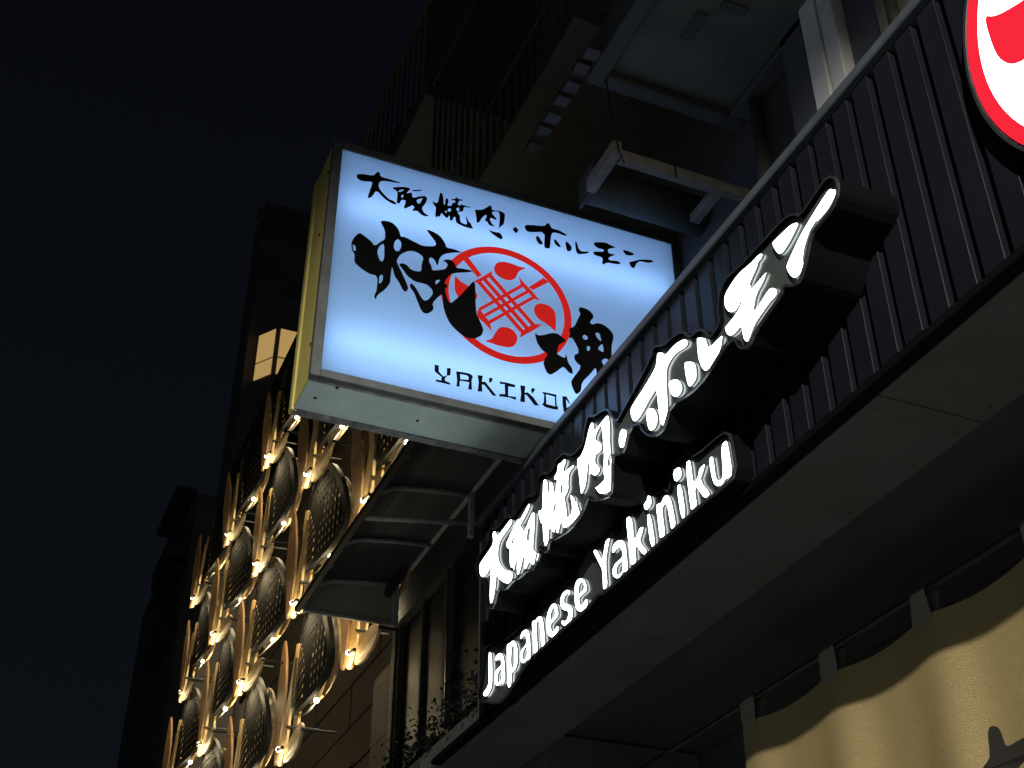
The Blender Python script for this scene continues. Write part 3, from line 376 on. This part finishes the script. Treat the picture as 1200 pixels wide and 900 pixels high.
MB().box(X0 + 0.008, X1 - 0.008, BB - 0.035, BB - 0.001, Z0 - 0.004, Z0 + 0.009).build('rear_lip', M['dirty_lip'], bs, 0.001)
box('top_panel', M['cab'], bs, X0 + 0.008, X1 - 0.008, BY + 0.032, BB - 0.002, Z1 - 0.009, Z1 - 0.006)
MB().box(X0 - 0.004, X0 + 0.0075, BB - 0.042, BB, Z0 - 0.004, Z1 - 0.02).build('rear_flange', M['cab'], bs, 0.001)
MB().box(X1 - 0.0075, X1 + 0.004, BB - 0.042, BB, Z0 - 0.004, Z1 - 0.02).build('rear_flange', M['cab'], bs, 0.001)
box('rear_panel', M['white_in'], bs, X0 + 0.010, X1 - 0.010, BB - 0.050, BB - 0.046, Z0 + 0.010, Z1 - 0.010)
MB().box(X0, x0, BY - 0.002, BY + 0.031, Z0, Z1).build('frame_bar', M['alu'], bs, 0.002)
MB().box(x1, X1, BY - 0.002, BY + 0.031, Z0, Z1).build('frame_bar', M['alu'], bs, 0.002)
MB().box(x0 + .001, x1 - .001, BY - 0.0015, BY + 0.031, z1, Z1).build('frame_bar', M['alu'], bs, 0.002)
MB().box(x0 + .001, x1 - .001, BY - 0.0015, BY + 0.031, Z0, z0).build('frame_bar', M['alu'], bs, 0.002)
MB().box(X1 - 0.06, X1 - 0.004, BY - 0.006, BY + 0.030, Z1 + 0.001, Z1 + 0.022).build('corner_bracket', M['alu'], bs, 0.002)
lin = MB()                                                     # white lining that closes the light chamber
lin.box(x0 - 0.012, x0 - 0.008, BY + 0.034, BB - 0.052, z0 - 0.012, z1 + 0.012); lin.box(x1 + 0.008, x1 + 0.012, BY + 0.034, BB - 0.052, z0 - 0.012, z1 + 0.012)
lin.box(x0 - 0.007, x1 + 0.007, BY + 0.034, BB - 0.052, z0 - 0.012, z0 - 0.008); lin.box(x0 - 0.007, x1 + 0.007, BY + 0.034, BB - 0.052, z1 + 0.008, z1 + 0.012)
lin.build('lining', M['white_in'], bs)
MB().add([(x0 - 0.002, BY + 0.006, z0 - 0.002), (x1 + 0.002, BY + 0.006, z0 - 0.002), (x1 + 0.002, BY + 0.006, z1 + 0.002), (x0 - 0.002, BY + 0.006, z1 + 0.002)], [(0, 1, 2, 3)]).build('face_panel', M['panel'], bs)
for zt in (z0 + 0.155, z0 + 0.825):
    MB().tube([(x0 + 0.03, BY + 0.098, zt), (x1 - 0.03, BY + 0.098, zt)], 0.014, 12).build('fluorescent_tube', M['tube'], bs, smooth=True)
v, f = filled([circle(ECX, ECZ, ER, 128), circle(ECX, ECZ, ERI, 128)], 0.0004); MB().add(on_blade(v, BY + 0.0045), f).build('emblem_ring', M['vinyl_red'], bs)
for i, c in enumerate(RED):
    cs = mm_b(c)
    if i >= 12: cs = chaikin(cs, 2)
    v, f = filled([cs], 0.0003); MB().add(on_blade(v, BY + 0.0040 - 0.00006 * i), f).build('emblem_shape', M['vinyl_red'], bs)
for i, (kind, cs) in enumerate(SIGN):
    v, f = filled([chaikin(mm_b(c), 1 if kind != 'letter' else 0) for c in cs], 0.0005)
    MB().add(on_blade(v, BY + 0.0018), f).build('printed_letter' if kind == 'letter' else 'brush_stroke', M['vinyl_black'], bs)
for (yy, zz) in ((BY + 0.10, 4.9), (BY + 0.06, 5.20), (BY + 0.05, 4.33)):
    MB().tube([(X0 + 0.0035, yy, zz), (X0 - 0.001, yy, zz)], 0.006, 8).build('screw', M['iron'], bs)
for (xx, yy) in ((0.90, BY + 0.15), (0.955, BY + 0.055), (1.30, BY + 0.15)):
    MB().tube([(xx, yy, Z0 + 0.0045), (xx, yy, Z0 + 0.001)], 0.006, 8).build('screw', M['iron'], bs)

# ------------------------------------------------------------------ curtain below the fascia
NX = 2.43; NZT = 3.03
STR = [3.615, 3.147, 2.695, 2.225, 1.76, 1.295]
def fold(y):
    ph = (y - STR[1]) / 0.465 * 2 * math.pi
    return -0.015 * math.cos(ph) - 0.003 * math.cos(2 * ph + 0.6) + 0.004 * math.sin(5 * y)
def top_z(y):
    ph = (y - STR[1]) / 0.465; d = abs(ph - round(ph)) * 2
    return NZT - 0.018 * (1 - (1 - d) ** 2) + 0.010
cu = thing('entrance_curtain', 'gold woven half curtain hung by cloth loops under the fascia', 'curtain', (NX, 2.4, 1.9))
m = MB(); NYs = 220; NZs = 24; yA, yB = 3.668, 1.0
for i in range(NYs + 1):
    y = yA + (yB - yA) * i / NYs
    for j in range(NZs + 1):
        t = j / NZs; z = top_z(y) * (1 - t) + 1.85 * t
        m.v.append((NX + fold(y) * (0.55 + 0.55 * min(1, t * 3)), y, z))
for i in range(NYs):
    for j in range(NZs): a = i * (NZs + 1) + j; m.f.append((a, a + 1, a + NZs + 2, a + NZs + 1))
m.build('cloth', M['cloth'], cu, smooth=True)
for i, y in enumerate(STR):
    xx = NX + fold(y) * 0.55 - 0.004; zt = 3.16; zb = top_z(y) - 0.022
    m = MB(); w = 0.038; pr = []
    for q in range(13):
        t = q / 12
        if t < 0.42: a = t / 0.42; px, pz = xx, zb + (3.115 - zb) * a
        elif t < 0.6: a = (t - 0.42) / 0.18 * math.pi; px, pz = xx + 0.022 - 0.022 * math.cos(a), 3.115 + 0.022 * math.sin(a)
        else: a = (t - 0.6) / 0.4; px, pz = xx + 0.044 - 0.034 * a, 3.115 + (zb - 3.115) * a
        sk = 0.012 * math.sin(t * 5 + i)
        pr.append((px, y + w + sk * 0.4 + (0.012 if t > 0.6 else 0), pz)); pr.append((px, y - w - sk * 0.6 - (0.018 if t > 0.6 else 0), pz))
    for q in range(12): m.f.append((2 * q, 2 * q + 1, 2 * q + 3, 2 * q + 2))
    m.v = pr; m.build('hanging_loop', M['strap'], cu)
v, f = filled([chaikin(mm_f(INK), 2)], 0.0006)
MB().add([(NX + fold(-u) * 1.10 - 0.004 - w, -u, vv) for u, vv, w in v], f).build('brush_print', M['ink'], cu)
cr = MB().tube([(NX + 0.012, -0.5, 3.118), (NX + 0.012, 4.78, 3.118)], 0.011, 10).build('curtain_rod', M['iron'], None, smooth=True, origin=(NX, 2.4, 3.118))
tag(cr, 'thin dark rod that carries the gold curtain', 'rod')

# ------------------------------------------------------------------ balcony slab overhead
bl = thing('balcony', 'grey green concrete balcony underside above the slatted fascia', 'balcony', (2.1, 1.5, 5.5))
box('slab', M['concrete'], bl, 1.80, XW - 0.002, -3.0, 3.19, 5.545, 5.66)
MB().box(1.725, 1.797, -3.0, 3.265, 5.505, 5.68).build('edge_beam', M['grey_pvc'], bl, 0.006)
MB().box(1.80, XW - 0.002, 3.195, 3.265, 5.505, 5.68).build('edge_beam', M['grey_pvc'], bl, 0.006)
MB().box(2.36, XW - 0.002, -3.0, 3.19, 5.500, 5.542).build('wall_rib', M['grey_pvc'], bl, 0.006)
MB().box(1.98, 2.03, 2.79, 2.93, 5.534, 5.544).build('cover_plate', M['grey_pvc'], bl, 0.002)
MB().box(2.05, 2.16, 2.70, 2.74, 5.534, 5.544).build('cover_plate', M['grey_pvc'], bl, 0.002)
for i in range(7):                                              # stepped bracket plates along the slab edge
    y = 3.10 + i * 0.095
    MB().box(1.66, 1.722, y, y + 0.058, 5.515 + 0.012 * (i % 2), 5.545 + 0.012 * (i % 2)).build('edge_bracket', M['grille'], bl, 0.002)

# ------------------------------------------------------------------ steel frame that steadies the blade sign
fr = thing('steel_support_frame', 'galvanised steel frame jutting from wall above the glowing box sign', 'frame', (2.4, 3.3, 5.12))
MB().box(1.846, XW - 0.002, 3.222, 3.262, 5.09, 5.142).build('beam', M['steel'], fr, 0.003)
MB().box(1.806, 1.844, 3.205, 3.452, 5.095, 5.165).build('beam', M['steel'], fr, 0.003)
MB().box(2.282, 2.326, 3.264, 3.452, 5.098, 5.136).build('beam', M['steel'], fr, 0.003)
hd = thing('rolled_awning_housing', 'long dark grey housing between the steel frame and the box sign', 'awning housing', (2.1, 3.5, 5.1))
MB().tube([(1.90, 3.60, 5.30), (XW - 0.002, 3.60, 5.30)], 0.085, 20).build('roller', M['grey_pvc'], hd, smooth=True)
MB().box(1.885, 1.899, 3.52, 3.68, 5.22, 5.38).build('end_plate', M['grey_pvc'], hd, 0.003)
def wire(pts, label, r=0.004):
    o = MB().tube(pts, r, 6).build('hanging_cable', M['cable'], None, origin=pts[0]); tag(o, label, 'cable')
wire([(1.79, 3.21, 5.55), (1.80, 3.20, 5.30), (1.812, 3.195, 5.17), (1.825, 3.194, 5.085), (1.845, 3.20, 5.04)], 'thin black cable drooping round the corner of the steel frame')
wire([(2.085, 3.215, 5.16), (2.083, 3.214, 5.12), (2.086, 3.216, 5.07)], 'short black cable tie dangling from the long steel beam', 0.005)

# ------------------------------------------------------------------ neighbour building with window and awning
nb = thing('neighbour_building', 'dark neighbouring building with barred upper floors beyond the glowing box sign', 'building', (2.6, 6.4, 0))
box('wall', M['dim_wall'], nb, XW + 0.004, 9.0, 5.302, 7.66, 0.13, 13.0)
w = MB().box(2.405, XW + 0.002, 6.50, 7.62, 4.95, 4.995).build('window', M['oldframe'], nb, 0.003)
MB().box(2.40, XW + 0.002, 7.455, 7.615, 4.00, 4.948).build('frame', M['oldframe'], w, 0.004)
MB().box(2.388, 2.399, 7.50, 7.53, 4.00, 4.946).build('frame', M['oldframe'], w, 0.002)
MB().box(2.415, XW + 0.002, 7.055, 7.085, 4.00, 4.948).build('frame', M['oldframe'], w, 0.003)
MB().box(2.40, XW + 0.002, 6.50, 6.64, 4.00, 4.948).build('frame', M['oldframe'], w, 0.004)
MB().box(2.392, 2.399, 6.555, 6.575, 4.00, 4.946).build('frame', M['trim'], w, 0.002)
MB().box(2.435, XW + 0.003, 7.087, 7.453, 4.00, 4.948).build('pane', M['darkglass'], w)
MB().box(2.435, XW + 0.003, 6.642, 7.053, 4.00, 4.948).build('pane', M['darkglass'], w)
MB().box(2.42, XW + 0.003, 5.6, 6.497, 4.00, 4.95).build('pane', M['darkglass'], w)

aw = thing('curved_awning', 'dark curved awning on tube ribs above the neighbour window', 'awning', (2.1, 6.4, 5.1))
def prof(n=10):
    p = [(XW - 0.012, 5.314), (2.17, 5.292)]
    for i in range(n + 1):
        t = i / n * math.pi / 2; p.append((2.05 - 0.25 * math.sin(t) + 0.0, 5.052 + 0.222 * math.cos(t)))
    p.append((1.775, 5.037)); return p
PR = prof()
m = MB(); ny = 2; off = [(a, b + 0.016) for a, b in PR]
for y in (4.35, 7.645):
    for a, b in off: m.v.append((a, y, b))
n = len(off)
for i in range(n - 1): m.f.append((i, i + 1, n + i + 1, n + i))
m.build('sheet', M['awnsheet'], aw)
for y in (7.00, 6.30, 5.60, 4.90):
    MB().tube([(a, y, b) for a, b in PR], 0.014, 8).build('rib', M['awnbar'], aw, smooth=True)
MB().tube([(1.79, 6.30, 5.03), (XW - 0.01, 6.30, 5.13)], 0.016, 8).build('tie_bar', M['awnbar'], aw, smooth=True)
MB().tube([(1.79, 4.90, 5.03), (XW - 0.01, 4.90, 5.13)], 0.016, 8).build('tie_bar', M['awnbar'], aw, smooth=True)
MB().box(XW - 0.03, XW - 0.004, 4.35, 7.66, 5.315, 5.36).build('wall_bar', M['awnbar'], aw, 0.004)
for y in (6.29, 4.9): MB().box(XW - 0.035, XW - 0.004, y - 0.02, y + 0.02, 5.03, 5.313).build('wall_post', M['awnbar'], aw, 0.003)
MB().box(1.745, 1.785, 4.35, 7.66, 5.015, 5.050).build('front_bar', M['iron'], aw, 0.005)
# end panel, a thin olive sheet with a dark rim
ct = [(XW - 0.014, 5.04), (XW - 0.014, 5.300)] + [(a, b - 0.012) for a, b in PR[1:-1]] + [(1.80, 5.04)]
v, f = filled([ct], 0.004); MB().add([(a, 7.652 - c, b) for a, b, c in v], f).build('end_panel', M['awnend'], aw)
MB().tube([(a, 7.640, b) for a, b in PR], 0.018, 8).build('rib', M['awnbar'], aw, smooth=True)
MB().box(1.80, XW - 0.012, 7.632, 7.650, 5.018, 5.042).build('end_bar', M['awnbar'], aw, 0.003)
MB().box(XW - 0.050, XW - 0.012, 7.628, 7.650, 5.043, 5.300).build('end_bar', M['awnbar'], aw, 0.003)

# plants along the ledge under that window
lp = thing('ledge_plants', 'dark tangled pot plants along the ledge under the neighbour window', 'plants', (2.3, 6.4, 3.9))
MB().box(2.16, XW, 5.08, 7.9, 3.58, 3.70).build('ledge', M['wall_dark'], lp, 0.01)
m = MB(); rnd = random.Random(3)
for i in range(3400):
    y = rnd.uniform(5.10, 7.85); h = min(.26, abs(rnd.gauss(0, 0.10))) * (0.7 + 0.5 * math.sin(y * 7) + 0.3 * math.sin(y * 17 + 1)); x = rnd.uniform(2.08, 2.40)
    z = 3.72 + min(0.42, max(-0.06, h)) + rnd.uniform(-0.04, 0.02)
    d = Vector((rnd.gauss(0, 1), rnd.gauss(0, 1), rnd.gauss(0, 0.8))).normalized(); s_ = d.cross(Vector((rnd.random(), rnd.random(), 1))).normalized()
    L = rnd.uniform(0.012, 0.03); W_ = L * 0.38; p = Vector((x, y, z))
    m.add([p, p + d * L * 0.5 + s_ * W_, p + d * L, p + d * L * 0.5 - s_ * W_], [(0, 1, 2, 3)])
tag(m.build('foliage', M['leaf'], lp), kind='stuff')

# barred cage on the neighbour's upper floor
cg = thing('window_grille_cage', 'rusty barred window cage hanging over the street above the box sign', 'window cage', (1.8, 4.4, 6.0))
MB().box(1.74, XW, 3.36, 5.28, 6.02, 6.06).build('floor_sheet', M['grille'], cg, 0.004)
br = MB().box(1.742, 1.762, 3.37, 3.382, 6.062, 7.50).build('bar', M['grille'], cg, 0.002)
for i in range(1, 21):
    c = br.copy(); C.objects.link(c); c.parent = cg; c.location = (0, i * 0.094, 0)
for z in (6.40, 7.50): MB().box(1.735, 1.741, 3.36, 5.28, z, z + 0.035).build('cross_rail', M['grille'], cg, 0.002)
MB().box(1.77, XW, 3.355, 3.369, 6.07, 6.11).build('side_rail', M['grille'], cg, 0.002)
up = thing('upper_balcony', 'dim upper balcony with railing and drying things high above the box sign', 'balcony', (1.9, 6.2, 7.6))
MB().box(1.72, XW + 0.002, 5.35, 7.60, 7.50, 7.64).build('slab', M['dim_wall'], up, 0.01)
rl = MB().box(1.755, 1.770, 5.40, 5.412, 7.642, 8.55).build('bar', M['grille'], up, 0.002)
for i in range(1, 19):
    c = rl.copy(); C.objects.link(c); c.parent = up; c.location = (0, i * 0.118, 0)
MB().box(1.745, 1.78, 5.36, 7.60, 8.552, 8.60).build('handrail', M['grille'], up, 0.004)
for (y, z, hy, hz) in ((6.05, 7.9, .10, .16), (6.25, 7.75, .12, .10), (6.40, 7.70, .08, .07)):
    MB().box(1.80, 1.92, y, y + hy, z, z + hz).build('stored_crate', M['steel'], up, 0.006)

# ------------------------------------------------------------------ lamp-lit facade with perforated scallops
PX = 2.66
pb = thing('plank_clad_building', 'brown plank clad building hung with perforated scallops and warm lamps', 'building', (4, 11, 0))
box('wall', M['tower'], pb, PX + 0.03, 9.0, 7.665, 14.3, 0.13, 9.85)
MB().box(2.20, PX + 0.028, 14.28, 14.62, 0.13, 9.0).build('corner_fin', M['tower'], pb, 0.02)
MB().box(2.30, PX - 0.01, 7.70, 14.60, 9.78, 9.90).build('cornice', M['plank'], pb, 0.01)
pl = MB().box(PX, PX + 0.028, -0.86, 0.86, 0.0, 0.335)
pme = pl.mesh('plank', (0, 0, 0), 0.004); pme.materials.append(M['plank'])
for r_ in range(19):
    for c_ in range(5):
        y = 8.0 + c_ * 1.74 + (0.55 if r_ % 2 else -0.15)
        if y > 13.5: continue
        o = bpy.data.objects.new('plank', pme); C.objects.link(o); o.parent = pb; o.location = (-4 + random.uniform(0, 0.006), y - 11, 3.2 + r_ * 0.35)
# perforated pier beside the window
def perforated(inside, x_of, u0, u1, v0, v1, cell, hole):
    m = MB(); cell2 = cell / 2; nu = int((u1 - u0) / cell); nv = int((v1 - v0) / cell)
    for i in range(nu):
        for j in range(nv):
            cx = u0 + (i + .5) * cell; cz = v0 + (j + .5) * cell
            if not inside(cx, cz): continue
            sq = [(-1, -1), (0, -1), (1, -1), (1, 0), (1, 1), (0, 1), (-1, 1), (-1, 0)]
            vs = [(x_of(cx + a * cell2, cz + b * cell2), cx + a * cell2, cz + b * cell2) for a, b in sq]
            for a, b in sq:
                l = math.hypot(a, b); vs.append((x_of(cx, cz), cx + a / l * hole, cz + b / l * hole))
            m.add(vs, [(q, (q + 1) % 8, 8 + (q + 1) % 8, 8 + q) for q in range(8)])
    return m
perforated(lambda a, b: True, lambda a, b: 2.455, 7.70, 8.14, 3.4, 4.86, 0.055, 0.013).build('perforated_sheet', M['perf'], pb)
MB().box(2.452, PX - 0.002, 7.672, 7.698, 0.13, 4.90).build('pier_edge', M['tower'], pb, 0.004)

# one scallop: perforated shield, trough of boards behind it, cup lamp, bulb, bracket rods
OUT = [(-.57, .03), (-.52, .24), (-.40, .45), (-.20, .64), (.03, .76), (.24, .80), (.42, .76), (.54, .62), (.59, .42), (.57, .22), (.50, .02), (.25, -.06), (-.05, -.10), (-.30, -.11), (-.50, -.06)]
OUT = chaikin(OUT, 2)
def in_poly(x, y, P):
    c = False; n = len(P)
    for i in range(n):
        a = P[i]; b = P[i - 1]
        if (a[1] > y) != (b[1] > y) and x < (b[0] - a[0]) * (y - a[1]) / (b[1] - a[1]) + a[0]: c = not c
    return c
def bulge(u, v): return -0.07 * max(0, 1 - ((u - .01) / .62) ** 2) ** 0.8 * (0.55 + 0.45 * max(0, 1 - ((v - .2) / .65) ** 2))
def make_scallop():
    root = thing('scallop_lamp', 'x', 'wall lamp', (0, 0, 0), 'perforated scallop lamps on the plank facade')
    shield = perforated(lambda a, b: in_poly(a, b, inset(OUT, 0.03)), bulge, -.60, .62, -.13, .83, 0.072, 0.0165).build('perforated_shield', M['perf'], root, smooth=False)
    a = OUT; b = inset(OUT, 0.055); n = len(a); m = MB()
    m.v = [(bulge(*p) - 0.004, *p) for p in a] + [(bulge(*p) - 0.004, *p) for p in b] + [(bulge(*p) + 0.03, *p) for p in a]
    for i in range(n): j = (i + 1) % n; m.f += [(i, j, n + j, n + i), (i, 2 * n + i, 2 * n + j, j)]
    m.build('shield_rim', M['iron'], shield)
    # leaf shaped boards rise round the cup lamp on the far side of the shield
    LEAF = [('wood_red', -0.10, [(.64, .66), (.56, .50), (.46, .22), (.385, -.05), (.355, -.38), (.43, -.39), (.52, -.30), (.60, -.05), (.65, .22)]),
            ('wood', -0.10, [(.20, .42), (.165, .0), (.15, -.30), (.16, -.44), (.25, -.45), (.34, -.38), (.335, -.26), (.315, -.14), (.28, .04)]),
            ('wood', -0.07, [(.13, -.46), (.14, -.36), (.06, -.27), (-.08, -.23), (-.40, -.385), (-.22, -.43), (.01, -.475)]),
            ('wood_red', 0.03, [(-.585, .16), (-.565, .04), (-.47, -.10), (-.36, -.17), (-.40, -.08), (-.50, .06)]),
            ('wood', -0.02, [(.50, .62), (.30, .30), (.20, -.05), (.22, -.36), (.32, -.30), (.42, .05), (.52, .35)])]
    for mt, xx, pl_ in LEAF:
        pl_ = chaikin(pl_, 1); cyy = sum(p[0] for p in pl_) / len(pl_); zb = min(p[1] for p in pl_)
        v_, f_ = filled([pl_], 0.009)
        # subdivide along the length by a slight cupping: edges curl toward the street, feet curve in to the lamp
        MB().add([(xx - w_ - 0.25 * abs(u_ - cyy) ** 1.5 - 0.05 * (u_ - cyy) - 0.02 * math.exp(-(v__ - zb) / .12), u_, v__) for u_, v__, w_ in v_], f_).build('board', M[mt], root)
    lc = (-0.15, 0.20, -0.345)
    lm = MB().sphere(lc, 0.019).build('cup_lamp', M['bulb'], root, smooth=True)
    MB().tube([(lc[0] - 0.010, lc[1] - 0.03, lc[2] - 0.008), (lc[0] - 0.012, lc[1] - 0.07, lc[2] - 0.03), (lc[0] + 0.0, lc[1] - 0.14, lc[2] - 0.03)], 0.014, 6).build('holder', M['iron'], lm)
    bb = MB().sphere((-0.01, -0.215, -0.125), 0.019).build('bulb', M['bulb'], root, smooth=True)
    MB().tube([(-0.005, -0.20, -0.12), (-0.01, 0.10, -0.105), (-0.01, 0.46, -0.01)], 0.009, 6).build('bulb_arm', M['steel'], bb)
    for (y, z) in ((0.60, 0.44), (-0.40, -0.40), (0.14, -0.20)):
        MB().tube([(-0.13, y, z), (0.10, y - 0.02, z)], 0.009, 6).build('bracket_rod', M['iron'], root)
    ld = bpy.data.lights.new('cup_lamp_light', 'POINT'); ld.energy = 7.5; ld.color = (1.0, 0.80, 0.46); ld.shadow_soft_size = 0.03
    lo = bpy.data.objects.new('cup_lamp_light', ld); C.objects.link(lo); lo.parent = root; lo.location = (lc[0] - 0.03, lc[1] + 0.01, lc[2] - 0.10)
    BACK = [(p[0] * .80, p[1] * .80 + .06) for p in OUT[::2]]
    v_, f_ = filled([BACK], 0.008); MB().add([(0.07 - w_, u_, v__) for u_, v__, w_ in v_], f_).build('inner_board', M['wood'], root)
    l2 = bpy.data.lights.new('bulb_light', 'POINT'); l2.energy = 6.0; l2.color = (1.0, 0.82, 0.50); l2.shadow_soft_size = 0.025
    o2 = bpy.data.objects.new('bulb_light', l2); C.objects.link(o2); o2.parent = root; o2.location = (0.03, -0.05, -0.13)
    return root
proto = make_scallop()
ROWN = {8.03: 'second row from the top', 6.945: 'third row from the top', 5.86: 'fourth row from the top', 4.78: 'fifth row from the top', 3.69: 'lowest row'}
COLN = {6.75: 'column just above the curved awning', 8.41: 'first column beyond the curved awning', 10.07: 'second column from the awning', 11.72: 'third column from the awning', 13.37: 'farthest column at the building corner'}
DIM = []
for e_ in (4.0, 6.0, 9.0):
    q = next(c for c in proto.children if c.name.startswith('cup_lamp_light')).data.copy(); q.energy = e_; DIM.append(q)
first = True
for (z, rn) in ROWN.items():
    for (y, cn) in COLN.items():
        if (z, y) in SKIP: continue
        o = proto if first else copy_tree(proto); first = False
        o.location = (2.10, y, z); o.rotation_euler = (random.uniform(-.05, .05), random.uniform(-.03, .03), random.uniform(-.05, .05))
        if o is not proto:
            for ch in o.children:
                if ch.type == 'LIGHT' and ch.name.startswith('cup'): ch.data = random.choice(DIM)
        o['label'] = 'perforated scallop lamp in the %s, %s' % (rn.replace(' under the box sign', ''), cn)

o = copy_tree(proto)
for ch in o.children:
    if ch.type == 'LIGHT' and ch.name.startswith('cup'): ch.data = DIM[0]
o.location = (2.40, 7.90, 5.33); o.rotation_euler = (0, 0, 0); o['label'] = 'scallop lamp with orange lit board showing beneath the end panel of the awning'

# ------------------------------------------------------------------ far buildings on the left
tw = thing('far_tower', 'tall dark tower with one lit window behind the lamp facade', 'building', (6, 27, 0))
MB().box(3.80, 12, 24.0, 25.2, 0.1, 23.0).build('wall', M['tower'], tw)
bay = MB().add([(4.02, 24.0, 17.2), (4.36, 23.5, 17.2), (5.4, 23.5, 17.2), (5.7, 24.0, 17.2), (4.02, 24.0, 19.9), (4.36, 23.5, 19.9), (5.4, 23.5, 19.9), (5.7, 24.0, 19.9)], [(0, 1, 5, 4), (1, 2, 6, 5), (2, 3, 7, 6), (0, 3, 2, 1), (4, 5, 6, 7)]).build('bay_window', M['tower'], tw)
def bayq(a, b, za, zb, nm, mt, off, zc=None):
    a = Vector((a[0], a[1], 0)); b = Vector((b[0], b[1], 0)); nrm = Vector(((b - a).y, -(b - a).x, 0)).normalized() * off
    m = MB(); d = nrm * 0.3
    vs = [a + nrm, b + nrm]; q = [(p.x, p.y, z) for p in vs for z in (za, zb)]; q2 = [(p.x - d.x, p.y - d.y, z) for p in vs for z in (za, zb)]
    m.add(q + q2, [(0, 2, 3, 1), (4, 5, 7, 6), (0, 1, 5, 4), (2, 6, 7, 3), (1, 3, 7, 5), (0, 4, 6, 2)]); return m.build(nm, mt, bay)
bayq((4.05, 23.956), (4.33, 23.544), 18.22, 18.98, 'pane', M['tower_win'], 0.02)
bayq((4.05, 23.956), (4.33, 23.544), 17.75, 18.18, 'pane', M['tower_win'], 0.02)
bayq((4.42, 23.5), (4.86, 23.5), 18.22, 18.98, 'pane', M['tower_win'], 0.02)
bayq((4.42, 23.5), (4.86, 23.5), 17.75, 18.18, 'pane', M['tower_win'], 0.02)
MB().box(3.6, 12, 23.9, 24.0, 22.4, 22.7).build('ledge', M['tower'], tw)
MB().box(3.7, 5.2, 23.6, 23.99, 21.4, 21.6).build('ledge', M['tower'], tw)
def far_block(x, y, w, d, h, label, floors):
    t = thing('far_building', label, 'building', (x + w / 2, y + d / 2, 0))
    box('wall', M['tower'], t, x, x + w, y, y + d, 0.1, h)
    for (za, zb, bx) in floors:
        MB().box(x - bx, x, y + 0.3, y + 2.4, za, zb).build('balcony', M['wall_dark'], t, 0.02)
        MB().box(x - bx - 0.06, x + 0.0, y + 0.2, y + 2.5, zb + 0.95, zb + 1.10).build('canopy', M['wall_dark'], t, 0.01)
        MB().box(x - bx, x - bx + 0.05, y + 0.3, y + 0.36, zb + 0.002, zb + 0.948).build('post', M['wall_dark'], t)
    return t
far_block(3.45, 25.5, 5, 7, 15.6, 'dark apartment block with stacked balconies beyond the lamp facade', [(14.2, 14.7, 0.42), (12.3, 12.9, 0.3)])
far_block(4.55, 33, 5, 9, 14.2, 'lower dark block with one balcony farther down the street', [(12.6, 13.4, 0.55)])
far_block(5.2, 44, 7, 10, 15.2, 'farthest low dark block at the lower left edge', [(13.2, 13.6, 0.7)])
